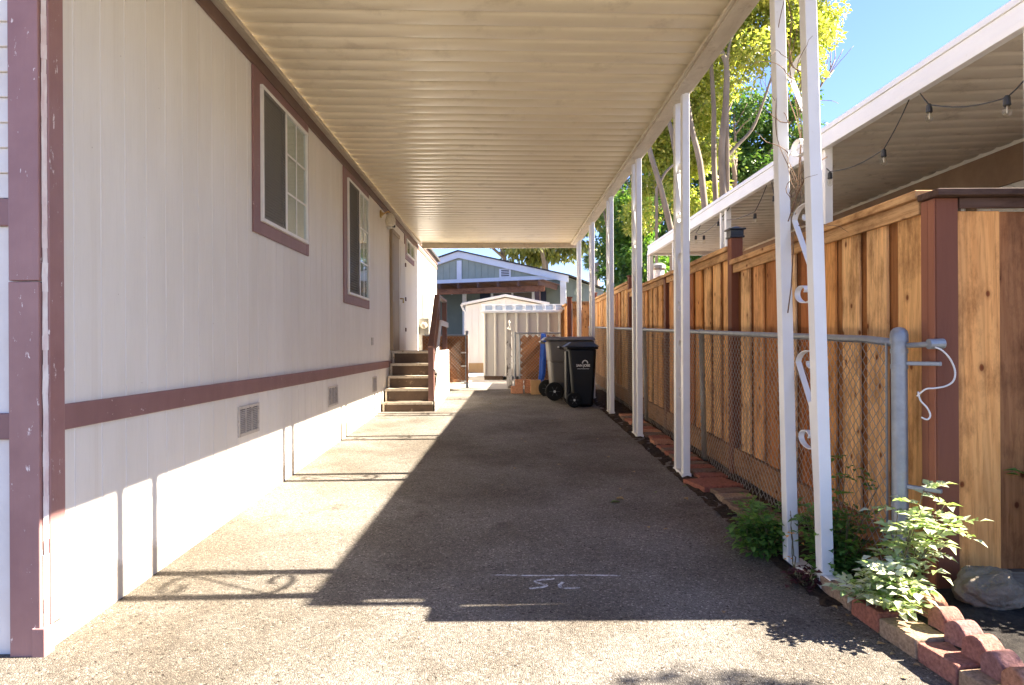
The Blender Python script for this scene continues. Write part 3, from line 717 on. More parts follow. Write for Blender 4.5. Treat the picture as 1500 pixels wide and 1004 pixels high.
m = MB(); m.box(1.46, 1.56, 15.46, 15.56, .5, 2.42); p_ = m.build('fence_post', MT('treated_post'), ff, bevel=.005)
m = MB(); m.box(1.445, 1.575, 15.445, 15.575, 2.421, 2.45); m.build('post_cap', MT('treated_post'), p_)

# ------------------------------------------------------------------ chain link fence in front of it
cl = thing('chain_link_fence', 'rusty chain link fence with galvanized rail in front of the cedar boards', 'fence', (1.95, 8, 0))
XC = 1.93
def ct(y): return gz(y)+1.255
YC0, YC1 = 3.30, 15.2
m = MB(); m.tube([(XC, YC0, .05), (XC, YC0, 1.355)], .036, 16); m.lathe((XC,YC0,1.355), [(.041,0),(.041,.035),(.036,.055),(.024,.068),(.006,.074)], 16)
for zz in (1.225, 1.30, .55): m.tube([(XC,YC0,zz),(XC,YC0,zz+.022)], .0395, 16)
tp = smooth_by(m.build('end_post', MT('galvanized'), cl))
m = MB()
for zz in (1.252, .655):
    m = MB(); m.beam((XC+.02,YC0-.02,zz), (XC+.115,YC0-.14,zz), .022, .02); m.build('gate_lug', MT('galvanized'), tp, bevel=.004)
m = MB(); m.tube([(XC+.02,YC0-.01,1.338),(XC+.045,YC0-.10,1.342),(XC+.075,YC0-.14,1.345)], .013, 8); m.tube([(XC+.055,YC0-.14,1.345),(XC+.125,YC0-.14,1.347)], .024, 12)
m.build('rail_stub', MT('galvanized'), tp)
m = MB(); m.tube([(XC, YC0+.03, ct(YC0)-.01)]+[(XC+.004*math.sin(y_*2), y_, ct(y_)) for y_ in np.linspace(3.6, YC1, 24)], .021, 10)
m.build('top_rail', MT('galvanized'), cl, smooth=True)
for y_ in (6.62, 9.3, 12.1, 15.2):
    m = MB(); m.tube([(XC+.03,y_,gz(y_)),(XC+.005,y_,ct(y_)-.02)], .026, 10); m.lathe((XC+.004,y_,ct(y_)-.02), [(.03,0),(.032,.03),(.02,.05)], 10); m.build('line_post', MT('galvanized'), cl, smooth=True)
m = MB(); D = .066; H = 1.19; W = YC1-YC0
def wire_pt(y_, h):
    return (XC-.028+.012*math.sin(y_*3.1)*(1-h/H)-.02*max(0,(.15-h))*5*abs(math.sin(y_*7)), y_, gz(y_)+.05+h)
k = int(W/D)
for s_ in (1, -1):
    for i in range(-int(H/D)-1, k+1):
        pts = []
        for j in range(0, 19):
            h = H*j/18; yy = YC0+.05+i*D+(h if s_ > 0 else H-h)*1.0
            if YC0+.045 <= yy <= YC1: pts.append(wire_pt(yy, h))
        if len(pts) > 1:
            m.tube([(p[0]+.0022*s_, p[1], p[2]) for p in pts], .0021, 4, cap=False)
m.build('chain_mesh', MT('chain_wire'), cl)
m = MB(); m.box(XC-.034, XC-.028, YC0+.05, YC0+.062, .18, 1.35); m.build('tension_bar', MT('galvanized'), cl)
# white cord dangling from the end post
m = MB()
cp = [(XC+.07,YC0-.165,1.33),(XC+.10,YC0-.17,1.315),(XC+.14,YC0-.165,1.275),(XC+.162,YC0-.165,1.22),(XC+.155,YC0-.165,1.175),(XC+.12,YC0-.165,1.15),(XC+.07,YC0-.16,1.14),(XC+.035,YC0-.15,1.135),(XC+.012,YC0-.12,1.10)]
def smoothp(p, n=5):
    p = [Vector(q) for q in p]; out = []
    for i in range(len(p)-1):
        a, b_, c, d = p[max(i-1,0)], p[i], p[i+1], p[min(i+2,len(p)-1)]
        for j in range(n):
            t = j/n; out.append(.5*((2*b_)+(c-a)*t+(2*a-5*b_+4*c-d)*t*t+(3*b_-a-3*c+d)*t**3))
    return out+[p[-1]]
m.tube(smoothp(cp), .0042, 6)
m.tube(smoothp([(XC+.03,YC0-.10,1.12),(XC+.035,YC0-.11,1.08),(XC+.06,YC0-.12,1.045),(XC+.075,YC0-.12,1.01),(XC+.06,YC0-.12,.99),(XC+.038,YC0-.11,1.0)]), .004, 6)
tag(m.build('cord', MT('cord_white'), smooth=True), 'frayed white cord looped from the galvanized end post of the chain link fence', 'cord')

# ------------------------------------------------------------------ neighbour's home and carport
XN = 2.92
nb = thing('neighbour_carport', "neighbour's carport with white fascia and ribbed tan ceiling behind the cedar fence", 'carport', (3.8, 8, 0))
def zt(y): return 3.315+.003*(y-3.65)
NY0, NY1 = 3.40, 13.7
m = MB()
for (a0, a1, xo) in ((0,.045,.0),(.046,.092,.012),(.093,.155,.0),(.156,.20,-.01)):
    m.hexa([(XN+xo,NY0,zt(NY0)-a1),(XN+.05,NY0,zt(NY0)-a1),(XN+.05,NY1,zt(NY1)-a1),(XN+xo,NY1,zt(NY1)-a1),(XN+xo,NY0,zt(NY0)-a0),(XN+.05,NY0,zt(NY0)-a0),(XN+.05,NY1,zt(NY1)-a0),(XN+xo,NY1,zt(NY1)-a0)])
m.build('fascia', MT('neighbour_white'), nb, bevel=.003)
m = MB(); pans(m, XN+.05, 5.3, NY0+.02, NY1-.05, 3.19, 3.27, pitch=.23, shear=0); smooth_by(m.build('roof_pans', MT('neighbour_pan'), nb), 50)
m = MB(); m.box(XN+.0, 5.3, NY0-.05, NY0-.002, 3.10, 3.314); m.box(XN+.051, 5.3, NY1+.02, NY1+.07, 3.16, 3.37); m.build('end_fascia', MT('neighbour_white'), nb)
for yy in (3.78, 6.2, 8.95, 11.55, 13.6):
    m = MB(); m.box(XN+.02,XN+.09,yy-.035,yy+.035,.2,3.16); p_ = m.build('post', MT('neighbour_white'), nb, bevel=.004)
    if yy > 8: 
        m = MB(); m.box(XN+.022,XN+.088,yy+.17,yy+.235,.2,3.16); m.build('upright', MT('neighbour_white'), p_, bevel=.004)
        for z0 in (2.1, 2.62):
            s = MB(); s.ribbon([(XN+.055,a,c_) for _, a, c_ in s_scroll(yy+.165, yy+.04, z0, .45)], (1,0,0), .03, .004); s.build('scroll', MT('neighbour_white'), p_)
nh = thing('neighbour_home', "neighbour's cream home with wide brown eave board above the fence", 'mobile home', (7, 9, 0))
m = MB(); m.box(4.85, 9, 3.4, 15, 0, 3.7)
yy = 3.4
while yy < 15: m.box(4.838, 4.849, yy+.005, yy+.295, .1, 2.9); yy += .3
m.build('siding', MT('house_siding'), nh)
m = MB(); m.box(4.80, 4.837, 3.4, 15, 2.86, 3.205); m.build('eave_board', MT('neighbour_brown'), nh)
m = MB(); m.box(4.8, 4.836, 6.9, 8.6, 2.55, 2.858); w_ = m.build('window', MT('neighbour_brown'), nh)
m = MB(); m.box(4.79, 4.799, 7.05, 8.45, 2.50, 2.80); m.build('pane', MT('room_dark'), w_)
m = MB(); m.box(4.775, 4.79, 7.0, 8.5, 2.80, 2.83); m.box(4.775,4.79,7.0,7.05,2.5,2.80); m.box(4.775,4.79,8.45,8.5,2.5,2.8); m.build('frame', MT('vinyl_white'), w_)
m = MB(); m.prism([(4.9,3.38,3.702),(9,3.38,3.702),(7,3.38,4.25)], (0,11.7,0)); m.build('roof', MT('shingle'), nh)
# vent stack beyond
m = MB(); m.lathe((3.35,14.6,.5), [(.12,0),(.12,2.45)], 14); vp = m.build('vent_stack', MT('neighbour_white'), smooth=False); smooth_by(vp)
tag(vp, 'round white flue pipe with metal cap standing behind the fence', 'flue'); ORG[vp] = Vector((3.35,14.6,.5))
m = MB(); m.lathe((3.35,14.6,2.952), [(.13,0),(.16,.03),(.16,.10),(.09,.15)], 14); m.build('cap', MT('meter_grey'), vp)

# string lights along the neighbour's fascia
def px(x, y, Y, X=None):
    """a point measured from the picture, used once to lay out the strings in world metres"""
    return Vector(((x-738)/990*Y, Y, 1.35+(506-y)/990*Y))
def onX(x, y, X): Y = X*990/(x-738); return Vector((X, Y, 1.35+(506-y)/990*Y))
strand = thing('string_lights', "black cord of clear bulb string lights hanging under the neighbour's white fascia", 'string lights', (2.95, 6, 2.8))
XS = 2.955
hooks = [onX(1520,100,XS), onX(1343,128,XS), onX(1186,214,XS), onX(1130,258,XS), onX(1074,300,XS), onX(1027,332,XS), onX(985,353,XS)]
bulbs = [(0,.3,1477,155),(0,.75,1363,165),(1,.35,1296,230),(1,.8,1217,262),(2,.5,1135,295),(3,.35,1107,320),(3,.8,1053,331),(4,.4,1032,351),(4,.7,1020,351),(5,.5,993,357)]
cordm = MB(); proto_b = None; sag = {}
for h, f, x_, y_ in bulbs: sag.setdefault(h, []).append((x_, y_))
for h in range(len(hooks)-1):
    pts = [hooks[h]]+[onX(x_, y_-8, XS) for x_, y_ in sag.get(h, [])]+[hooks[h+1]]
    out = []
    for i in range(len(pts)-1):
        for j in range(6):
            t = j/6; q = pts[i].lerp(pts[i+1], t); q.z -= .045*math.sin(PI*t)*min(1,(pts[i]-pts[i+1]).length); out.append(q)
    cordm.tube(out+[pts[-1]], .0045, 5)
cordm.build('cord', MT('black_plastic'), strand)
for h, f, x_, y_ in bulbs:
    c = onX(x_, y_, XS); 
    if proto_b is None:
        m = MB(); m.lathe((c.x,c.y,c.z), [(.008,.045),(.017,.035),(.019,.0),(.021,-.012),(.017,-.018)], 10); proto_b = smooth_by(m.build('bulb', MT('black_plastic'), strand)); 
        m = MB(); m.lathe((c.x,c.y,c.z), [(.013,-.0185),(.02,-.035),(.024,-.055),(.019,-.075),(.006,-.084)], 12); m.build('bulb_glass', MT('lamp_clear') if 'lamp_clear' in MATS else glass('lamp_clear', (.97,.96,.92)), proto_b, smooth=True)
        m = MB(); m.tube([(c.x,c.y,c.z-.018),(c.x,c.y,c.z-.06)], .0035, 5); m.build('filament', MT('lamp_glass'), proto_b)
        c0 = c
    else: 
        o = dup(proto_b, c-c0); o.rotation_euler = (0,0,0)

# ------------------------------------------------------------------ steps to the door
st = thing('porch_steps', 'weathered wooden porch steps with brown handrail and white side panel at the house door', 'steps', (-1.48, 11.4, .35))
ZS = [.484, .676, .866, 1.06, 1.262]; YS = [10.42, 10.66, 10.90, 11.13, 11.36, 12.95]
XA, XB = -1.87, -1.10
for i, z in enumerate(ZS):
    y0, y1 = YS[i], YS[i+1]
    m = MB(); m.box(XA+.01, XB, y0-.012, y1-.012 if i < 4 else y1, z-.035, z-.002); t_ = m.build('tread', MT('tread'), st, bevel=.004)
    m = MB(); m.box(XA, XB+.005, y0-.03, y0-.0125, z-.04, z+.001); m.box(XA-.0, XA+.03, y0-.028, y0-.006, (gz(y0) if i == 0 else ZS[i-1]), z-.041); m.build('nosing', MT('tread_nose'), t_, bevel=.003)
    m = MB(); m.box(XA+.031, XB, y0-.005, y0+.012, (gz(y0) if i == 0 else ZS[i-1]), z-.036); m.build('riser', MT('riser'), st)
m = MB()
prof = [(10.42,gz(10.4)),(10.42,.50),(11.36,1.27),(13.0,1.27),(13.0,gz(13))]
m.prism([(XB+.02, y_, z_) for y_, z_ in prof], (.025,0,0)); m.build('side_panel', MT('stair_white'), st, bevel=.003)
def rpost(y_, z0, z1, s=.045, mat='rail_brown'):
    m = MB(); m.box(XB-.075, XB-.075+2*s, y_-s, y_+s, z0, z1); return m.build('newel_post', MT(mat), st, bevel=.004)
rpost(10.52, .485, 1.36); rpost(11.47, 1.262, 2.17); rpost(12.9, 1.262, 2.17)
m = MB(); m.beam((XB-.03,10.44,1.33), (XB-.03,11.48,2.19), .09, .04); m.build('handrail', MT('rail_brown'), st, bevel=.005)
m = MB(); m.beam((XB-.03,11.46,2.20), (XB-.03,12.98,2.20), .09, .04); m.build('handrail', MT('rail_brown'), st, bevel=.005)
m = MB(); m.beam((XB+.03,10.5,.95), (XB+.03,11.47,1.74), .03, .09); m.beam((XB+.03,11.5,1.74),(XB+.03,12.9,1.74), .03, .09); m.build('guard_rail', MT('stair_white'), st, bevel=.003)

# ------------------------------------------------------------------ bins
def tapered(x0,x1,y0,y1,z0, X0,X1,Y0_,Y1_,z1):
    return [(x0,y0,z0),(x1,y0,z0),(x1,y1,z0),(x0,y1,z0),(X0,Y0_,z1),(X1,Y0_,z1),(X1,Y1_,z1),(X0,Y1_,z1)]
def wheel(parent, x, y0, y1, z, r):
    m = MB(); m.lathe((x,0,z), [(r*.62,y0),(r*.9,y0),(r,y0+.012),(r,y1-.012),(r*.9,y1),(r*.62,y1)], 24, 'y'); w_ = smooth_by(m.build('wheel', MT('tyre'), parent))
    m = MB(); m.lathe((x,0,z), [(r*.14,y0-.012),(r*.18,y0+.004),(r*.3,y0+.012),(r*.6,y0+.008),(r*.6,y0+.03)], 20, 'y'); 
    for k in range(6): a = k*PI/3; m.beam((x+.2*r*math.cos(a),y0+.006,z+.2*r*math.sin(a)), (x+.58*r*math.cos(a),y0+.006,z+.58*r*math.sin(a)), .012, .014, up=(0,1,0))
    m.build('rim', MT('black_plastic'), w_)
    m = MB(); m.lathe((x,0,z), [(r*.13,y0-.016),(r*.13,y0-.0125)], 12, 'y'); m.build('hub', MT('logo_white'), w_)
bk = thing('black_wheelie_bin', 'black wheelie bin with dark blue lid and white city lettering on its side', 'wheelie bin', (1.25, 11.05, gz(11)))
g = gz(10.8)
m = MB(); m.hexa(tapered(1.10,1.43,10.80,11.26,g+.01, 1.03,1.48,10.76,11.30,g+.95)); body = m.build('body', MT('bin_black'), bk, bevel=.05, seg=4); smooth_by(body, 50)
m = MB(); m.box(1.005,1.505,10.735,11.325,g+.93,g+.965); m.build('rim_band', MT('bin_black'), bk, bevel=.015)
m = MB(); m.hexa(tapered(.955,1.53,10.71,11.34,g+.968, 1.08,1.44,10.84,11.2,g+1.045)); m.build('lid', MT('bin_lid_blue'), bk, bevel=.022, seg=3)
m = MB(); m.tube([(.96,10.82,g+.93),(.90,10.82,g+.965),(.90,11.22,g+.965),(.96,11.22,g+.93)], .016, 8); m.build('handle', MT('bin_black'), bk)
m = MB(); m.box(1.0,1.07,10.9,11.2,g+.12,g+.9); m.build('back_rib', MT('bin_black'), bk, bevel=.015)
for z_ in (.34,.52,.70): 
    pass
wheel(bk, 1.115, 10.72, 10.79, g+.125, .122); wheel(bk, 1.115, 11.28, 11.35, g+.125, .122)
def txt(s, size, x, y, z, name, mat, parent, tilt):
    cu = bpy.data.curves.new(name, 'FONT'); cu.body = s; cu.size = size; cu.align_x = 'CENTER'; cu.extrude = .001; cu.offset = .0025*size/.07
    o = bpy.data.objects.new(name, cu); COL.objects.link(o)
    dg = bpy.context.evaluated_depsgraph_get(); me = bpy.data.meshes.new_from_object(o.evaluated_get(dg)); bpy.data.objects.remove(o); bpy.data.curves.remove(cu)
    me.materials.clear(); me.materials.append(mat)
    o = bpy.data.objects.new(name, me); COL.objects.link(o); o.rotation_euler = (R(90)+tilt, 0, 0); o.parent = parent
    o.location = Vector((x,y,z))-ORG[parent]; ORG[o] = Vector((0,0,0)); return o
def ybf(z): return 10.80-.04*(z-g-.01)/.94-.004
tl = math.atan(.04/.94)
txt('SAN JOSE', .052, 1.262, ybf(g+.655), g+.655, 'lettering', MT('logo_white'), bk, tl)
txt('CAPITAL OF SILICON VALLEY', .0145, 1.262, ybf(g+.615), g+.615, 'small_lettering', MT('logo_white'), bk, tl)
m = MB(); m.ribbon([(1.293+.042*math.cos(a), ybf(g+.70+.042*math.sin(a)), g+.702+.05*math.sin(a)) for a in np.linspace(0.05, PI-.05, 14)], (0,1,0), .003, .016); m.build('arch_emblem', MT('logo_white'), bk)
bg = thing('grey_wheelie_bin', 'large grey brown wheelie bin with big wheels behind the black one', 'wheelie bin', (1.15, 12.2, gz(12)))
g = gz(11.75)
m = MB(); m.hexa(tapered(.85,1.42,11.85,12.50,g+.05, .80,1.54,11.76,12.60,g+.70)); m.build('body', MT('bin_grey'), bg, bevel=.06, seg=4)
m = MB(); m.hexa(tapered(.80,1.55,11.74,12.62,g+.66, .77,1.58,11.72,12.64,g+1.05)); m.build('upper_body', MT('bin_grey'), bg, bevel=.045, seg=3)
m = MB(); m.hexa(tapered(.68,1.60,11.68,12.70,g+1.052, .74,1.55,11.74,12.62,g+1.115)); m.build('lid', MT('bin_lid_grey'), bg, bevel=.016, seg=3)
m = MB(); m.tube([(.72,11.8,g+1.0),(.66,11.8,g+1.03),(.66,12.5,g+1.03),(.72,12.5,g+1.0)], .018, 8); m.build('handle', MT('bin_grey'), bg)
wheel(bg, .875, 11.70, 11.79, g+.165, .16); wheel(bg, .80, 12.52, 12.62, g+.165, .16)

# ------------------------------------------------------------------ gates, posts, tarp, bricks by the gate
def chain_panel(mb, p0, p1, h0, h1, D=.07):
    p0, p1 = Vector(p0), Vector(p1); L = (p1-p0).length; d = (p1-p0)/L; H = h1-h0
    for s_ in (1,-1):
        for i in range(-int(H/D)-1, int(L/D)+1):
            a = i*D; 
            t0, t1 = max(0, -a), min(H, L-a)
            if t1 <= t0: continue
            q = lambda t: p0+d*(a+t)+Vector((0,0,h0+(t if s_ > 0 else H-t)))
            mb.tube([q(t0), q(t1)], .0022, 3, cap=False)
lg = thing('chain_link_gate', 'left chain link gate panel backed with crossed redwood strips beside the porch steps', 'gate', (-1.0, 14.1, .46))
A, B_ = (-1.62,13.85,.46), (-.80,14.15,.46)
m = MB(); m.tube([(A[0],A[1],1.56),(B_[0],B_[1],1.56)], .017, 8); m.tube([(A[0],A[1],.55),(B_[0],B_[1],.55),(B_[0],B_[1],1.56)], .015, 8); m.build('frame', MT('galvanized'), lg)
m = MB(); chain_panel(m, (A[0],A[1]-.02,0), (B_[0],B_[1]-.02,0), .56, 1.56); m.build('chain_mesh', MT('chain_wire'), lg)
m = MB()
for s_ in (1,-1):
    for i in range(-8, 9):
        a0 = i*.105; P0 = Vector(A).lerp(Vector(B_), .5); dv = (Vector(B_)-Vector(A)).normalized()
        def cl_(t): return max(-.42, min(.42, t))
        lo, hi = a0-.46*s_, a0+.46*s_
        z_lo, z_hi = .62, 1.52
        if abs(lo) > .42: z_lo = .62+.9*(abs(lo)-.42)/.92; lo = math.copysign(.42, lo)
        if abs(hi) > .42: z_hi = 1.52-.9*(abs(hi)-.42)/.92; hi = math.copysign(.42, hi)
        if z_hi-z_lo < .05: continue
        q0, q1 = P0+dv*lo, P0+dv*hi
        m.beam((q0.x,q0.y+.05+.012*s_,z_lo),(q1.x,q1.y+.05+.012*s_,z_hi), .009, .082, up=(0,-.3,1))
m.build('lattice', MT('lattice_wood'), lg)
m = MB()
for sgn in (-.45,.45):
    q = P0+dv*sgn; m.beam((q.x,q.y+.02,.58),(q.x,q.y+.02,1.56), .075, .02, up=(0,-1,0))
q0, q1 = P0-dv*.41, P0+dv*.41
for z_ in (.61,1.53): m.beam((q0.x,q0.y+.018,z_),(q1.x,q1.y+.018,z_), .018, .07)
m.build('lattice_frame', MT('lattice_wood'), lg)
m = MB(); m.tube([(-.775,14.2,.45),(-.775,14.2,1.66)], .032, 12); m.build('gate_post', MT('galvanized'), lg)
for z_ in (.92, 1.2, .60):
    m = MB(); m.beam((-.90,14.13,z_),(-.79,14.14,z_), .03, .03); m.build('hinge_clip', MT('vinyl_white'), lg, bevel=.006)
rg = thing('slatted_gate', 'right gate panel with diagonal redwood slats and galvanized frame beside the bins', 'gate', (.6, 14.2, .46))
m = MB(); m.tube([(.235,14.2,.44),(.235,14.2,1.63)], .03, 10); m.tube([(.235,14.2,1.60),(1.2,14.2,1.60)], .018, 8); m.tube([(.33,14.2,.5),(.33,14.2,1.6)], .017, 8); m.tube([(.33,14.2,.54),(1.2,14.2,.54)], .017, 8); m.build('frame', MT('galvanized'), rg)
m = MB(); chain_panel(m, (.34,14.18,0), (1.18,14.18,0), .55, 1.6); m.build('chain_mesh', MT('chain_wire'), rg)
m = MB()
for i in range(-7, 10):
    c0 = i*.125+.35
    x0, z0, x1, z1 = c0, .6, c0+.86, 1.54
    if x0 < .36: z0 += (.36-x0)*1.093; x0 = .36
    if x1 > 1.16: z1 -= (x1-1.16)*1.093; x1 = 1.16
    if z1-z0 > .06: m.beam((x0,14.25,z0),(x1,14.25,z1), .018, .09, up=(0,-.2,1))
m.build('diagonal_slats', MT('lattice_wood'), rg)
m = MB(); m.tube([(.22,14.175,1.02),(.25,14.165,1.02),(.25,14.165,.96)], .012, 6); m.build('latch', MT('galvanized'), rg)
m = MB()
m.hexa([(.055,14.02,.44),(.175,14.02,.44),(.175,14.10,.44),(.055,14.10,.44),(.055,14.02,1.72),(.165,14.02,1.66),(.165,14.10,1.66),(.055,14.10,1.72)])
m.hexa([(.075,14.03,1.69),(.15,14.03,1.68),(.15,14.09,1.68),(.075,14.09,1.69),(.10,14.05,1.80),(.12,14.05,1.80),(.12,14.07,1.80),(.10,14.07,1.80)])
o = tag(m.build('gate_post', MT('peeling_white'), bevel=.006), 'white post with peeling paint and pointed top beside the slatted gate', 'post')
m = MB(); m.lathe((.11,14.06,1.801), [(.02,0),(.028,.02),(.016,.05),(.003,.07)], 10); m.build('finial', MT('peeling_white'), o)
m = MB()
for i, (dx, dy) in enumerate(((-.05,0),(-.015,.03))):
    m.prism([(.72+dx,13.62+dy,.48),(.79+dx,13.62+dy,.47),(.855+dx,13.63+dy,.80),(.885+dx,13.64+dy,1.50),(.86+dx,13.66+dy,1.585),(.80+dx,13.66+dy,1.575),(.755+dx,13.63+dy,.80)], (.004,.022,0))
tag(m.build('plastic_sheet', MT('tarp_blue'), bevel=.006), 'bright blue folded plastic sheet standing upright against the gate', 'plastic sheet')
def blk(name, x0,x1,y0,y1,z0,z1, mat, label, cat='brick', group=None, hollow=False):
    m = MB(); m.hexa([(x0+random.uniform(-.004,.004),y0+random.uniform(-.004,.004),z0) for _ in (0,)]+[(x1,y0,z0),(x1,y1,z0),(x0,y1,z0),(x0,y0,z1),(x1,y0,z1),(x1,y1,z1),(x0,y1,z1)])
    return tag(m.build(name, MT(mat), bevel=.012, seg=2), label, cat, group)
gb = gz(13)
GB = 'orange bricks stacked by the gate'
blk('brick', .13,.365,12.95,13.10,gb,gb+.145,'brick_orange','lower orange brick of the left stack by the gate',group=GB)
blk('brick', .21,.375,12.96,13.09,gb+.147,gb+.275,'brick_orange','upper orange brick lying on the left stack by the gate',group=GB)
blk('brick', .40,.53,13.0,13.2,gb,gb+.14,'brick_orange','lower orange brick next to the cardboard carton',group=GB)
blk('brick', .39,.53,13.01,13.19,gb+.142,gb+.265,'brick_orange','upper orange brick leaning beside the cardboard carton',group=GB)
m = MB(); m.box(.51,.70,12.80,12.98,gb-.006,gb+.265); m.box(.595,.615,12.795,12.799,gb,gb+.262); 
tag(m.build('carton', MT('carton'), bevel=.006), 'small brown cardboard carton standing between the bricks and the grey bin', 'carton')
m = MB(); m.lathe((-1.05,13.75,.447), [(.15,0),(.17,.02),(.165,.045),(.12,.055)], 18)
tag(m.build('stepping_stone', MT('concrete'), bevel=.004), 'pale round stone lying at the foot of the left gate', 'stone')

# ------------------------------------------------------------------ sheds
ws = thing('white_shed', 'cream gabled metal shed with plywood base behind the grey shed', 'shed', (.06, 22, .5))
m = MB(); YF = 21; pr = [(-1.19,YF,.80),(1.31,YF,.80),(1.31,YF,2.58),(.06,YF,2.82),(-1.19,YF,2.58)]
m.prism(pr, (0,2.4,0)); 
x = -1.19
while x < 1.2: zt_ = 2.58+.24*(1-abs(x+.1-.06)/1.25); m.box(x+.008, x+.20, YF-.012, YF-.001, .82, zt_-.03); x += .21
m.build('wall', MT('shed_white'), ws, bevel=.003, seg=1)
m = MB()
for s_ in (-1,1):
    m.hexa([(.06,YF-.12,2.85),(.06+1.36*s_,YF-.12,2.585),(.06+1.36*s_,YF+2.5,2.585),(.06,YF+2.5,2.85),(.06,YF-.12,2.93),(.06+1.36*s_,YF-.12,2.665),(.06+1.36*s_,YF+2.5,2.665),(.06,YF+2.5,2.93)])
m.build('roof', MT('shed_white'), ws, bevel=.006)
m = MB(); m.box(-1.17,1.29,YF+.01,YF+2.3,.5,.799); m.build('plinth', MT('plywood'), ws)
m = MB(); m.tube([(-1.32,YF-.05,2.62),(-1.25,YF-.02,2.45),(-1.20,YF-.02,2.40),(-1.20,YF-.02,.6)], .03, 8); m.build('downpipe', MT('shed_white'), ws)
gs = thing('grey_shed', 'taupe ribbed metal shed with shiny white roof edge behind the gates', 'shed', (.45, 17, .5))
YG = 16.5; m = MB(); m.box(-.50,1.40,YG,YG+1.9,.60,2.14)
x = -.50; i = 0
while x < 1.38:
    m.hexa([(x,YG-.002,.61),(x+.03,YG-.03,.61),(x+.03,YG-.001,.61),(x,YG-.001,.61),(x,YG-.002,2.14),(x+.03,YG-.03,2.14),(x+.03,YG-.001,2.14),(x,YG-.001,2.14)])
    m.box(x+.0301, x+.062, YG-.03, YG-.001, .61, 2.14); x += .262
m.build('wall', MT('shed_grey'), gs, bevel=.002, seg=1)
m = MB(); m.box(-.56,1.42,YG-.10,YG+2.0,2.142,2.165); m.box(-.56,1.42,YG-.10,YG-.07,2.166,2.20); m.box(-.54,1.45,YG-.05,YG-.02,2.32,2.345)
x = -.52
while x < 1.45: m.box(x, x+.07, YG-.065, YG-.03, 2.20, 2.32); x += .245
rf = m.build('roof', MT('shed_roof'), gs, bevel=.004)
m = MB(); m.hexa([(-.52,YG-.02,2.168),(1.44,YG-.02,2.168),(1.44,YG+1.9,2.30),(-.52,YG+1.9,2.30),(-.52,YG-.018,2.318),(1.44,YG-.018,2.318),(1.44,YG+1.9,2.40),(-.52,YG+1.9,2.40)]); m.build('roof_sheet', MT('bright_metal'), rf)
m = MB(); m.box(-.48,-.02,YG+.02,YG+1.7,.5,.598); m.box(.4,1.2,YG+.02,YG+1.7,.5,.598); m.build('footing', MT('riser'), gs)

# ------------------------------------------------------------------ sage green house at the far end
fh = thing('green_house', 'sage green gabled house with white trim and redwood patio cover at the far end', 'house', (0, 26, .5))
th = R(20); o0 = Vector((2.3, 25.0)); du = Vector((-math.cos(th), math.sin(th))); dn = Vector((-math.sin(th), -math.cos(th)))
def W(t, n, z): q = o0+du*t+dn*n; return (q.x, q.y, z)      # t left along the wall, n toward the camera
def wbox(mb, t0, t1, n0, n1, z0, z1):
    return mb.hexa([W(t1,n1,z0),W(t0,n1,z0),W(t0,n0,z0),W(t1,n0,z0),W(t1,n1,z1),W(t0,n1,z1),W(t0,n0,z1),W(t1,n0,z1)])
TR = 4.27; HW = 4.27; zr = 5.02; sl = .255
def zroof(t): return zr-abs(t-TR)*sl
m = MB(); ww = Vector(W(0,-8,0))-Vector(W(0,0,0))
m.prism([W(0,0,3.85),W(0,0,zroof(0)-.05),W(TR,0,zr-.05),W(2*TR,0,zroof(0)-.05),W(2*TR,0,3.85)], tuple(ww))
t = .1
while t < 8.4: wbox(m, t+.008, t+.262, .001, .014, 3.95, zroof(t+.13)-.22); t += .27
m.build('gable_wall', MT('sage_siding'), fh)
m = MB(); m.prism([W(0,0,.5),W(0,0,3.849),W(2*TR,0,3.849),W(2*TR,0,.5)], tuple(ww)); m.build('lower_wall', MT('sage_shaded'), fh)
m = MB()
for a, c_ in ((-.12, TR), (TR, 2*TR+.12)):
    za, zc = zroof(a), zroof(c_); 
    m.hexa([W(c_,.12,zc-.25),W(a,.12,za-.25),W(a,.02,za-.25),W(c_,.02,zc-.25),W(c_,.12,zc),W(a,.12,za),W(a,.02,za),W(c_,.02,zc)])
wbox(m, 0, 2*TR, .016, .06, 3.77, 3.94); wbox(m, TR-.10, TR+.10, .016, .05, 3.945, zr-.35); wbox(m, -.02, .20, .003, .05, .5, 3.765)
m.build('white_trim', MT('far_white'), fh)
m = MB()
for a, c_ in ((-.2, TR), (TR, 2*TR+.2)):
    m.hexa([W(c_,.18,zroof(c_)+.003),W(a,.18,zroof(a)+.003),W(a,-8,zroof(a)+.003),W(c_,-8,zroof(c_)+.003),W(c_,.18,zroof(c_)+.05),W(a,.18,zroof(a)+.05),W(a,-8,zroof(a)+.05),W(c_,-8,zroof(c_)+.05)])
m.build('roof', MT('shingle'), fh)
m = MB(); wbox(m, 2.14, 2.60, .018, .05, 3.945, 4.27); v_ = m.build('gable_vent', MT('far_white'), fh)
m = MB(); 
for i in range(4): wbox(m, 2.20, 2.52, .051, .056, 3.985+.068*i, 4.02+.068*i)
m.build('louvre', MT('dark_gap'), v_)
m = MB(); wbox(m, .2, 8.5, 2.0, 2.1, 3.19, 3.385); pc = m.build('patio_beam', MT('redwood_beam'), fh, bevel=.006)
m = MB(); t = .3
while t < 8.5: wbox(m, t, t+.06, .06, 2.3, 3.387, 3.56); t += .75
m.build('rafter', MT('redwood_dark'), pc)
m = MB(); wbox(m, .2, 8.5, .062, 2.2, 3.562, 3.585); m.build('patio_roof', MT('redwood_dark'), pc)
for t in (.45, 4.25, 8.2):
    m = MB(); wbox(m, t-.08, t+.08, 1.97, 2.13, .5, 3.188); m.build('patio_post', MT('redwood_dark'), fh)
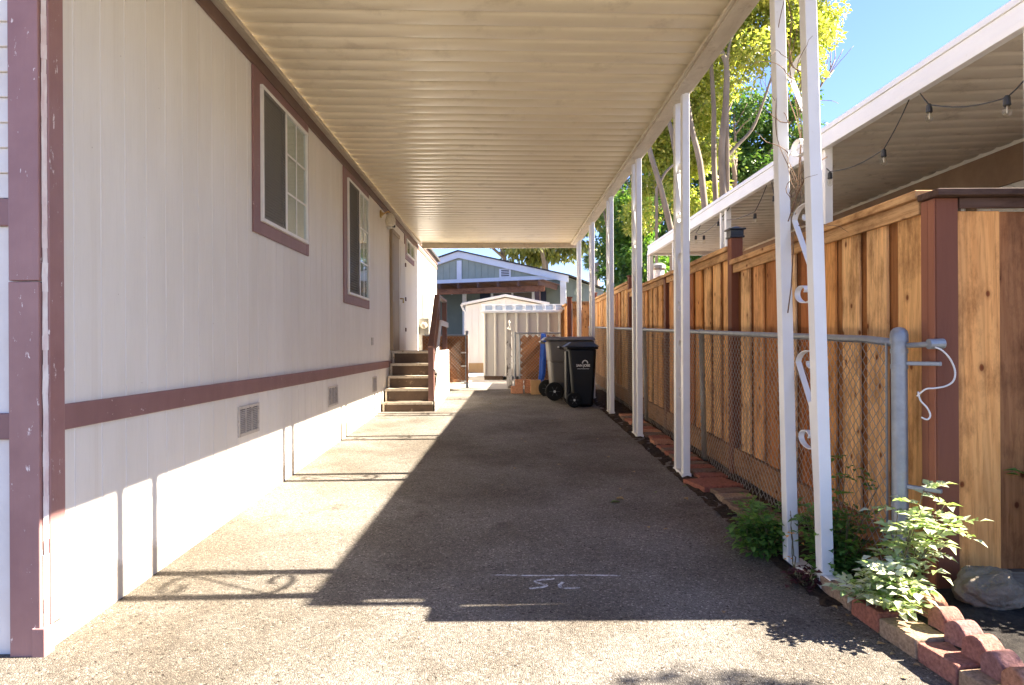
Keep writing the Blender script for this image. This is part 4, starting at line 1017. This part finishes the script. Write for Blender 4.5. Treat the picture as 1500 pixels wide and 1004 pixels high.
m = MB(); wbox(m, 3.98, 4.14, .003, .05, .5, 3.7); m.build('door_trim', MT('far_white'), fh)
for t0, t1 in ((.75,1.15),(3.0,3.4)):
    m = MB(); wbox(m, t0, t1, .003, .04, 2.0, 3.4); m.build('shutter', MT('navy'), fh)
m = MB(); wbox(m, 1.2, 2.95, .003, .05, 1.95, 3.42); w_ = m.build('window', MT('far_white'), fh)
m = MB(); wbox(m, 1.3, 2.85, .051, .055, 2.02, 3.34); m.build('pane', MT('room_dark'), w_)
m = MB(); wbox(m, 2.03,2.11,.056,.07,2.02,3.34); m.build('mullion', MT('far_white'), w_)
for t in (.6, 3.2, 3.75, 4.6):
    m = MB(); q = W(t, 1.9, 3.25); m.lathe(q, [(.02,.05),(.04,0),(.03,-.06)], 8); m.build('patio_bulb', MT('far_white'), fh)

# ------------------------------------------------------------------ foliage
def leaf_mesh(name, P, D, U, Ln, Wd, mat, parent, fold=.18):
    """many small folded leaves: P base points, D direction, U up-ish normal, length and width per leaf"""
    n = len(P); D = D/np.linalg.norm(D, axis=1, keepdims=True)
    Rr = np.cross(D, U); Rr /= np.maximum(np.linalg.norm(Rr, axis=1, keepdims=True), 1e-6); Nn = np.cross(Rr, D)
    L_ = Ln[:,None]; w = Wd[:,None]
    mid = P+D*L_*.45
    V = np.stack([P, mid+Rr*w*.5+Nn*w*fold, P+D*L_-Nn*L_*(.05+.2*rng.random((n,1))), mid-Rr*w*.5+Nn*w*fold, mid+D*L_*.02], 1).reshape(-1,3)
    base = (np.arange(n)*5)[:,None]
    F = np.concatenate([base+np.array([[0,1,4]]), base+np.array([[1,2,4]]), base+np.array([[2,3,4]]), base+np.array([[3,0,4]])], 1).reshape(-1,3)
    if parent is not None: V = V-np.array(ORG[parent])
    me = bpy.data.meshes.new(name); me.vertices.add(len(V)); me.vertices.foreach_set('co', V.astype(np.float32).ravel())
    me.loops.add(F.size); me.loops.foreach_set('vertex_index', F.astype(np.int32).ravel())
    me.polygons.add(len(F)); me.polygons.foreach_set('loop_start', np.arange(0, F.size, 3, dtype=np.int32)); me.polygons.foreach_set('loop_total', np.full(len(F), 3, dtype=np.int32))
    me.update(calc_edges=True); me.validate(); me.materials.append(mat)
    me.polygons.foreach_set('use_smooth', [True]*len(me.polygons))
    o = bpy.data.objects.new(name, me); COL.objects.link(o); ORG[o] = ORG[parent] if parent is not None else Vector((0,0,0))
    if parent is not None: o.parent = parent
    return o
def unit(n):
    v = rng.normal(size=(n,3)); return v/np.linalg.norm(v, axis=1, keepdims=True)
def crown(parent, mat, centre, rad, nclump, nleaf, clump_r, size, droop=.3, shell=.55, name='crown'):
    c = np.array(centre); r = np.array(rad)
    u = unit(nclump); rr = shell+(1-shell)*rng.random((nclump,1)); cc = c+u*r*rr
    cr = clump_r*(.6+.8*rng.random((nclump,1)))
    idx = rng.integers(0, nclump, nleaf)
    off = unit(nleaf)*np.cbrt(rng.random((nleaf,1)))*cr[idx]*np.array([1,1,.75])
    P = cc[idx]+off
    D = unit(nleaf)*.8+np.array([0,0,-droop])+off/np.maximum(cr[idx],.01)*.5
    U = unit(nleaf)*.9+np.array([0,0,.8])
    Ln = size*(.6+.8*rng.random(nleaf)); return leaf_mesh(name, P, D, U, Ln, Ln*.5, mat, parent)
def limb(m, p, d, L, r, depth, up=.25, wig=.25, nseg=6, split=2):
    p = Vector(p); d = Vector(d).normalized(); pts = [p.copy()]; rs = [r]
    for i in range(nseg):
        d = (d+Vector((random.uniform(-wig,wig), random.uniform(-wig,wig), random.uniform(-wig,wig)*.5+up*.15))).normalized()
        p = p+d*L/nseg; pts.append(p.copy()); rs.append(r*(1-.55*(i+1)/nseg))
    m.tube(pts, rs, 8 if depth > 1 else 6)
    if depth > 0:
        for k in range(split):
            i = random.randint(nseg//2, nseg); a = random.uniform(0, 2*PI)
            dd = (d+Vector((math.cos(a),math.sin(a),.2))*.75).normalized()
            limb(m, pts[i], dd, L*.6, rs[i]*.75, depth-1, up, wig, nseg, split)

# big yellow-green tree with several stems behind the neighbour's roof
tr = thing('yellow_green_tree', "tall many stemmed yellow green tree behind the neighbour's carport roof", 'tree', (7.3, 22, .5))
m = MB()
def stem(pp, r0, Y=21):
    q = [px(x_, y_, Y) for x_, y_ in pp]; q = [Vector((q[0].x, Y, .4))]+smoothp(q, 4); k_ = len(q)
    m.tube([p_+Vector((.05*mnoise.noise(p_*.8),.3*mnoise.noise(p_*.3),0)) for p_ in q], [r0*(1-.6*i/k_) for i in range(k_)], 8)
stem([(985,345),(966,280),(950,215),(940,150),(925,60),(905,-60)], .10)
stem([(1000,340),(996,270),(984,200),(976,150),(985,80),(1000,-40)], .10, 21.4)
stem([(1032,320),(1026,240),(1012,180),(1008,110),(1018,20),(1030,-90)], .11, 20.8)
stem([(1050,320),(1047,210),(1046,120),(1042,40),(1046,-100)], .10, 21.6)
stem([(1062,320),(1060,240),(1064,150),(1068,100),(1058,60),(1050,-60)], .135)
stem([(1060,240),(1082,215),(1105,190),(1120,150),(1150,60)], .07)
stem([(1068,105),(1074,60),(1100,10),(1130,-80)], .06)
stem([(960,280),(975,255),(1000,235),(1010,215)], .05)
m.build('trunk', MT('bark_pale'), tr, smooth=True)
crown(tr, MT('tree_yellow'), (7.0,22.9,13.2), (3.5,2.6,5.6), 130, 62000, .9, .16, shell=.25)
crown(tr, MT('tree_yellow'), (6.4,23.8,8.6), (1.7,1.1,2.8), 34, 13000, .6, .16, shell=.3)
crown(tr, MT('tree_yellow'), (5.2,24,8.4), (1.4,1.2,3.2), 24, 9000, .6, .16, shell=.3)
crown(tr, MT('tree_yellow'), (9.6,22.2,12.2), (1.5,1.2,2.4), 22, 9000, .6, .16, shell=.3)
td = thing('dark_green_tree', 'dense dark green tree growing behind the yellow green one', 'tree', (10.5, 29, .5))
m = MB(); limb(m, (10.5,29,.4), (0,0,1), 8, .35, 3, .3, .15, 8, 3); m.build('trunk', MT('bark'), td, smooth=True)
crown(td, MT('tree_dark'), (11.4,29,9.2), (2.2,2.2,3.0), 50, 19000, .8, .2, shell=.4)
td = thing('dark_green_tree', 'broad dark green tree filling the gap low behind the many stemmed trunks', 'tree', (6.7, 30, .5))
m = MB(); limb(m, (6.7,30,.4), (0,0,1), 6, .3, 3, .3, .15, 8, 3); m.build('trunk', MT('bark'), td, smooth=True)
crown(td, MT('tree_dark'), (7.2,30,7.6), (3.0,2.2,4.6), 60, 22000, .95, .2, shell=.3)
tm = thing('bushy_green_tree', 'loose mid green tree rising over the far end of the cedar fence', 'tree', (4.7, 26, .5))
m = MB(); limb(m, (4.7,26,.4), (0,0,1), 4.6, .16, 3, .4, .2, 8, 3); m.build('trunk', MT('bark'), tm, smooth=True)
crown(tm, MT('tree_mid'), (5.0,26,4.5), (1.05,1.2,2.9), 42, 7800, .62, .21, shell=.3)
crown(tm, MT('tree_mid'), (5.6,26.3,4.0), (1.2,1.0,1.6), 18, 3800, .55, .21, shell=.3)
te = thing('eucalyptus_tree', 'tall eucalyptus with drooping pale foliage behind the sage green house', 'tree', (2.2, 42, .5))
m = MB(); limb(m, (2.4,42,.4), (.08,0,1), 11, .26, 3, .3, .2, 9, 3); limb(m, (1.9,42,.4), (-.2,0,1), 10, .2, 3, .3, .2, 9, 3); m.build('trunk', MT('bark_pale'), te, smooth=True)
crown(te, MT('tree_euc'), (1.4,42,8.6), (3.8,2.5,2.1), 46, 9500, .8, .34, droop=1.3, shell=.2)
crown(te, MT('tree_euc'), (5.3,42,9.4), (1.5,1.5,2.8), 16, 1700, .6, .34, droop=1.5, shell=.3)
tpalm = thing('fan_palm', 'slim fan palm standing far beyond the end of the fence', 'palm', (8.3, 60, .5))
m = MB(); m.tube([(8.3,60,.4),(8.35,60,5),(8.3,60,8.6)], [.28,.22,.2], 10); m.build('trunk', MT('bark'), tpalm, smooth=True)
n = 1500; k = 34; fd = unit(k); fd[:,2] = fd[:,2]*.7+.12; fd /= np.linalg.norm(fd,axis=1,keepdims=True)
idx = rng.integers(0,k,n); tt = .55+.3*rng.random((n,1)); P = np.array([8.3,60,8.8])+fd[idx]*tt*1.0
D = fd[idx]*.9+unit(n)*.5+np.array([0,0,-.25]); leaf_mesh('frond', P, D, unit(n), .7*(.6+.6*rng.random(n)), np.full(n,.06), MT('palm_leaf'), tpalm)
# a leafy street tree just outside the drive mouth, whose crown shades the near asphalt
ts = thing('street_tree', 'small leafy tree standing right of the driveway mouth', 'tree', (5.6, 1.35, 0))
m = MB(); limb(m, (5.6,1.1,0), (0,.0,1), 3.6, .10, 3, .3, .2, 7, 3); m.build('trunk', MT('bark'), ts, smooth=True)
crown(ts, MT('tree_mid'), (5.6,1.52,4.1), (1.6,1.36,2.3), 80, 18000, .30, .10, shell=.2)

# low planting by the first post
def compound(P, D, U, n_pairs, L, leaf, w, bag):
    """pinnate leaf: pairs of leaflets and one at the tip"""
    P = np.array(P, float); D = np.array(D, float)/np.linalg.norm(D); R_ = np.cross(D, U); R_ /= np.linalg.norm(R_); N_ = np.cross(R_, D)
    for i in range(n_pairs):
        t = (i+.6)/(n_pairs+.4); q = P+D*L*t-np.array([0,0,1])*L*.25*t*t
        for s_ in (1,-1): bag.append((q, D*.55+R_*s_+N_*random.uniform(-.1,.25), N_+unit(1)[0]*.25, leaf*random.uniform(.8,1.15), w))
    bag.append((P+D*L-np.array([0,0,1])*L*.25, D-np.array([0,0,.25]), N_+unit(1)[0]*.2, leaf*1.15, w))
def shrub(name, label, base, stems, mat, leaf, pairs, spread, cat='plant', lw=.55, bright=None):
    o = thing(name, label, cat, base); sm = MB(); bag = []
    for (dx, dy, dz, cnt) in stems:
        p0 = Vector(base)+Vector((random.uniform(-.03,.03),random.uniform(-.03,.03),-.02)); p3 = Vector(base)+Vector((dx,dy,dz)); pts = []
        for i in range(13):
            t = i/12; q = p0.lerp(p3, t); q.z += .25*spread*math.sin(PI*t)*(abs(dx)+abs(dy)); q += Vector((random.uniform(-.008,.008),)*3); pts.append(q)
        sm.tube(pts, [.004-.0022*i/12 for i in range(13)], 5)
        for k in range(cnt):
            i = random.randint(3, 12); q = pts[i]; a = random.uniform(0, 2*PI)
            D = Vector((math.cos(a), math.sin(a), random.uniform(-.1,.7))); 
            compound(q, D, (0,0,1), pairs, leaf*random.uniform(1.5,2.4), leaf, lw, bag)
    st_ = sm.build('stem', MT('stem_green'), o, smooth=True)
    P = np.array([b_[0] for b_ in bag]); D = np.array([b_[1] for b_ in bag]); U = np.array([b_[2] for b_ in bag]); Ln = np.array([b_[3] for b_ in bag])
    leaf_mesh('foliage', P, D, U, Ln*(.7+.5*rng.random(len(Ln))), Ln*lw, mat, o, fold=.2); return o
def spray(n, cx, cy, rx, ry, z0, z1, cnt):
    return [(cx+random.uniform(-rx,rx), cy+random.uniform(-ry,ry), random.uniform(z0,z1), cnt) for _ in range(n)]
shrub('rose_bush', 'bright sunlit rose bush with leaflets whitened as by sun glare spilling over the red bricks', (1.76,3.04,.17), spray(15,-.12,-.10,.17,.10,.05,.22,7)+spray(11,.10,-.02,.13,.10,.26,.46,7)+[(.22,.0,.46,7),(.24,-.03,.38,7),(.14,.02,.52,7)], MT('rose_leaf'), .050, 3, .5)
shrub('leafy_shrub', 'dark green leafy shrub growing between the nearest carport post and the end post', (1.72,3.50,.12), spray(26,.05,.05,.20,.14,.12,.42,9)+[(.10,.1,.62,10),(.07,.1,.56,9),(.22,.0,.5,8)], MT('shrub_leaf'), .048, 2, .4)
shrub('leafy_shrub', 'low green shrub on the asphalt edge left of the nearest carport post', (1.52,3.92,.125), spray(26,-.04,.0,.15,.14,.08,.32,9)+[(.0,.12,.4,8),(-.05,.1,.36,8)], MT('shrub_leaf'), .048, 2, .4)
shrub('oxalis', 'small purple leaved oxalis at the foot of the nearest carport post', (1.545,3.44,.112), spray(12,0,0,.07,.05,.03,.09,3), MT('oxalis_leaf'), .03, 1, .3, lw=.9)
shrub('leafy_shrub', 'leafy shrub added out of view right of the rock to shade it', (2.80,2.98,.19), spray(40,0,0,.30,.20,.3,.84,10), MT('shrub_leaf'), .065, 2, .3)  # unseen shrub, added so the rock and soil fall in shade
shrub('flower_sprig', 'little sprig with orange flowers beside the nearest carport post', (1.56,3.66,.12), [(-.01,0,.33,2),(.0,.03,.30,2)], MT('flower_orange'), .022, 1, .2, lw=.8)

# ------------------------------------------------------------------ bricks edging the drive
ORD = ['first','second','third','fourth','fifth','sixth','seventh','eighth','ninth','tenth','eleventh','twelfth','thirteenth','fourteenth','fifteenth','sixteenth','seventeenth','eighteenth','nineteenth','twentieth']
GE = 'bricks edging the driveway'
def brick(xc, yc, lx, ly, h, rot, mat, label, z=None, bev=.008, group=GE, cat='brick', tilt=0):
    m = MB(); z0 = (gz(yc)-.01) if z is None else z
    mm = Matrix.Rotation(R(rot), 3, 'Z')@Matrix.Rotation(R(tilt), 3, 'Y'); c = Vector((xc,yc,z0+h/2))
    pts = []
    for d_ in (-1,1):
        for a,b_ in ((-1,-1),(1,-1),(1,1),(-1,1)): pts.append(c+mm@Vector((a*lx/2+random.uniform(-.003,.003),b_*ly/2+random.uniform(-.003,.003),d_*h/2+random.uniform(-.002,.002))))
    m.hexa(pts); return tag(m.build('brick', MT(mat), bevel=bev, seg=3), label, cat, group)
brick(1.655,3.285,.115,.265,.085,3,'brick_tan','tan brick in the drive edging at the foot of the nearest post')
brick(1.66,3.03,.105,.20,.095,4,'brick_red','red brick in the drive edging just before the rose bush')
brick(1.70,2.815,.155,.225,.085,7,'brick_tan','wide tan brick in the edging below the rose bush')
brick(1.725,2.60,.15,.195,.085,7,'brick_pink','pinkish red brick in the edging beside the scalloped stones')
brick(1.745,2.39,.15,.20,.085,7,'brick_tan','tan edging brick nearest to the street')
brick(1.745,3.07,.075,.19,.075,12,'brick_red','upright red brick under the rose bush leaves', z=.165)
brick(1.80,2.985,.075,.12,.07,60,'brick_red','short red brick end half hidden by the rose bush', z=.165)
GS = 'scalloped edging stones'
for i, (yc, xc) in enumerate(((2.93,1.845),(2.80,1.825),(2.675,1.81),(2.55,1.80),(2.425,1.785),(2.30,1.77))):
    m = MB(); w = .0545+random.uniform(-.002,.002); n = 10; base = gz(yc)+.02
    prof = [(yc-w,base),(yc+w,base)]+[(yc+w-2*w*j/n, base+.112+.034*math.sin(PI*j/n)) for j in range(n+1)]
    m.prism([(xc-.045, a, c_) for a, c_ in prof], (.09,0,0))
    labs = ['scalloped edging stone nearest the rose bush, topmost in the row','second scalloped edging stone from the rose bush','middle scalloped edging stone, third from the rose bush','fourth scalloped edging stone from the rose bush','fifth scalloped edging stone from the rose bush','scalloped edging stone at the street end of the row']
    o = tag(m.build('edging_stone', MT(('brick_orange','brick_pink','brick_mauve','brick_pink','brick_mauve','brick_orange')[i]), bevel=.009, seg=3), labs[i], 'edging stone', GS); o.rotation_euler = (R(random.uniform(-4,4)),R(random.uniform(-4,4)),R(8+random.uniform(-7,7)))
brick(1.715,5.56,.36,.34,.05,14,'brick_red','square red paver at the foot of the second carport post', bev=.006, cat='paver')
for i in range(8):
    yc = 5.30-i*.158; brick(1.755+.006*random.uniform(-1,1), yc, .255, .148, .045+.006*random.random(), random.uniform(6,12), ['brick_umber','brick_tan','brick_umber','brick_umber'][i%4], f'flat tan edging brick, {ORD[i]} from the red paver toward the street', bev=.006)
for i in range(9):
    yc = 5.86+i*.17; brick(1.78+.012*random.uniform(-1,1), yc, .25, .155, .045, random.uniform(2,10), ['brick_red','brick_umber','brick_red','brick_umber'][i%4], f'flat brown edging brick, {ORD[i]} beyond the red paver', bev=.006)
for i in range(10):
    yc = 7.55+i*.235; brick(1.77+.02*random.uniform(-1,1), yc, .22, .215, .05, random.uniform(-3,6), ['brick_orange','brick_red','brick_umber'][i%3], f'terracotta edging brick, {ORD[i]} beyond the third carport post', bev=.006)

# rock
m = MB(); bm = bmesh.new(); bmesh.ops.create_icosphere(bm, subdivisions=5, radius=1)
for v in bm.verts:
    d = v.co.normalized(); k = 1+.22*mnoise.noise(d*1.6+Vector((4,2,1)))+.12*mnoise.noise(d*3.4)+.05*mnoise.noise(d*8)+.03*abs(mnoise.noise(d*17))-.05*max(0,1-(d-Vector((.3,-.9,.05))).length*2.4)
    q = Vector((d.x*.150*k, d.y*.105*k, d.z*.10*k)); q.z = max(q.z, -.07); 
    if d.z > .3: q.z -= .02*(d.x > .3)*(d.x-.3)
    v.co = q
m.v = [tuple(v.co+Vector((2.16,3.02,.245))) for v in bm.verts]; bm.verts.index_update(); m.f = [tuple(v.index for v in f.verts) for f in bm.faces]; bm.free()
tag(m.build('rock', MT('rock'), smooth=True), 'large rough brown rock on dark soil before the front fence', 'rock')

# chalk marks on the asphalt: a long line and the letters S L
m = MB()
def gpt(x_, y_):
    Y = 1336.5/(y_-474); return Vector(((x_-738)/990*Y, Y, gz(Y)+.003))
def stroke(pts, w):
    pts = [gpt(*p) for p in pts]; k = len(pts); vs = []
    for i, p in enumerate(pts):
        d = (pts[min(i+1,k-1)]-pts[max(i-1,0)]).normalized(); n_ = Vector((-d.y,d.x,0)).normalized(); vs += [p+n_*w/2, p-n_*w/2]
    m.add(vs, [(2*i,2*i+1,2*i+3,2*i+2) for i in range(k-1)])
stroke([(718,843),(760,844),(800,844.5),(850,844),(908,845)], .018)
stroke([(811,849),(793,850.5),(780,852.5),(784,855),(797,858),(799,859.5),(792,861.5),(774,863.5)], .022)
stroke([(823,854),(818,858),(819,861.5),(824,863.5),(834,863.2),(848,862.5)], .020)
tag(m.build('chalk_mark', MT('chalk')), 'faint chalk line with letters S L drawn on the shaded asphalt', 'chalk mark')

# fallen leaves
def litter(x, y, s, mat, label, group='dry leaves lying on the driveway'):
    m = MB(); a = random.uniform(0, 2*PI); c = Vector((x,y,gz(y)+.004)); u = Vector((math.cos(a),math.sin(a),0)); w = Vector((-math.sin(a),math.cos(a),0))
    k = s*random.uniform(.28,.42); lift = s*random.uniform(.12,.3)
    vs = [c-u*s/2, c-u*s*.15+w*k+Vector((0,0,lift)), c+u*s*.25+w*k*.7+Vector((0,0,lift*.7)), c+u*s/2+Vector((0,0,lift*.3)), c+u*s*.25-w*k*.7+Vector((0,0,lift*.8)), c-u*s*.15-w*k+Vector((0,0,lift)), c+Vector((0,0,.003)), c+u*s*.25+Vector((0,0,.002))]
    m.add(vs, [(0,6,1),(1,6,7,2),(2,7,3),(3,7,4),(4,7,6,5),(5,6,0)])
    o = m.build('dry_leaf', MT(mat)); return tag(o, label, 'leaf', group)
listed = [(907,733,.07,'litter_leaf','curled brown leaf in the middle of the shaded lane'),(900,738,.08,'litter_green','greenish dead leaf touching a curled brown one'),(1003,734,.055,'litter_leaf','tan curled leaf near the red paver'),(1003,715,.04,'litter_green','small green leaf right before the red paver'),(948,775,.04,'litter_leaf','tan leaf low in the shade near a twin'),(974,778,.035,'litter_leaf','pale leaf right of its twin on the shaded asphalt'),(1058,900,.035,'litter_leaf','reddish leaf at the edge of the near shadow'),(907,718,.04,'litter_leaf','light leaf just beyond the curled brown one'),(958,724,.05,'litter_green','olive leaf on the asphalt left of the red paver')]
for x_, y_, s, mt_, lb in listed:
    q = gpt(x_, y_); litter(q.x, q.y, s, mt_, lb)
for i in range(26):
    y_ = random.uniform(5.5, 12.5); x_ = random.uniform(-.4, 1.5); litter(x_, y_, random.uniform(.025,.05), 'litter_leaf' if i%4 else 'litter_green', 'tiny scattered dry leaf on the shaded driveway')
q = gpt(12, 946); m = MB(); m.lathe((q.x,q.y,q.z), [(.03,0),(.045,.012),(.035,.028),(.01,.034)], 9)
tag(m.build('pebble', MT('pebble'), smooth=True), 'yellowish pebble at the foot of the house corner', 'pebble')
for i in range(9):
    q = gpt(random.uniform(1230,1330), random.uniform(925,960)); 
    litter(1.50+random.uniform(0,.13), 2.55+i*.09, random.uniform(.02,.035), 'litter_leaf', 'tiny crumpled leaf against the near edging bricks', 'crumpled leaves along the edging bricks')

# ------------------------------------------------------------------ light, sky, camera
el, az = R(39.5), R(1.7)
sd = Vector((math.cos(el)*math.cos(az), math.cos(el)*math.sin(az), math.sin(el)))
w = bpy.data.worlds.new('World'); S.world = w; w.use_nodes = True; nt = w.node_tree
sky = nt.nodes.new('ShaderNodeTexSky'); sky.sky_type = 'NISHITA'; sky.sun_disc = False; sky.sun_elevation = el; sky.sun_rotation = R(90)-az
sky.air_density = 1.0; sky.dust_density = .3; sky.ozone_density = 1.0
nt.links.new(mix(nt, sky.outputs[0], (.41,.455,.68), 1, 'MULTIPLY'), nt.nodes['Background'].inputs['Color']); nt.nodes['Background'].inputs['Strength'].default_value = .07
sl_ = bpy.data.lights.new('sun', 'SUN'); sl_.energy = 4.6; sl_.angle = R(.5); sl_.color = (1,.90,.76)
so = bpy.data.objects.new('sun', sl_); COL.objects.link(so); so.rotation_euler = sd.to_track_quat('Z','Y').to_euler(); so.location = (10,0,12)
cd = bpy.data.cameras.new('camera'); cam = bpy.data.objects.new('camera', cd); COL.objects.link(cam)
cd.sensor_width = 36; cd.lens = 990/1500*36; cd.clip_end = 2000; cd.clip_start = .05
cd.shift_x = 12/1500; cd.shift_y = 4/1500
cam.location = (0,0,1.35); cam.rotation_euler = (R(90), R(.3), 0)
S.camera = cam
S.view_settings.view_transform = 'Standard'; S.view_settings.look = 'None'; S.view_settings.exposure = 3.03; S.view_settings.gamma = 1
S.cycles.max_bounces = 10; S.cycles.diffuse_bounces = 6; S.cycles.transparent_max_bounces = 12
S.cycles.use_denoising = True
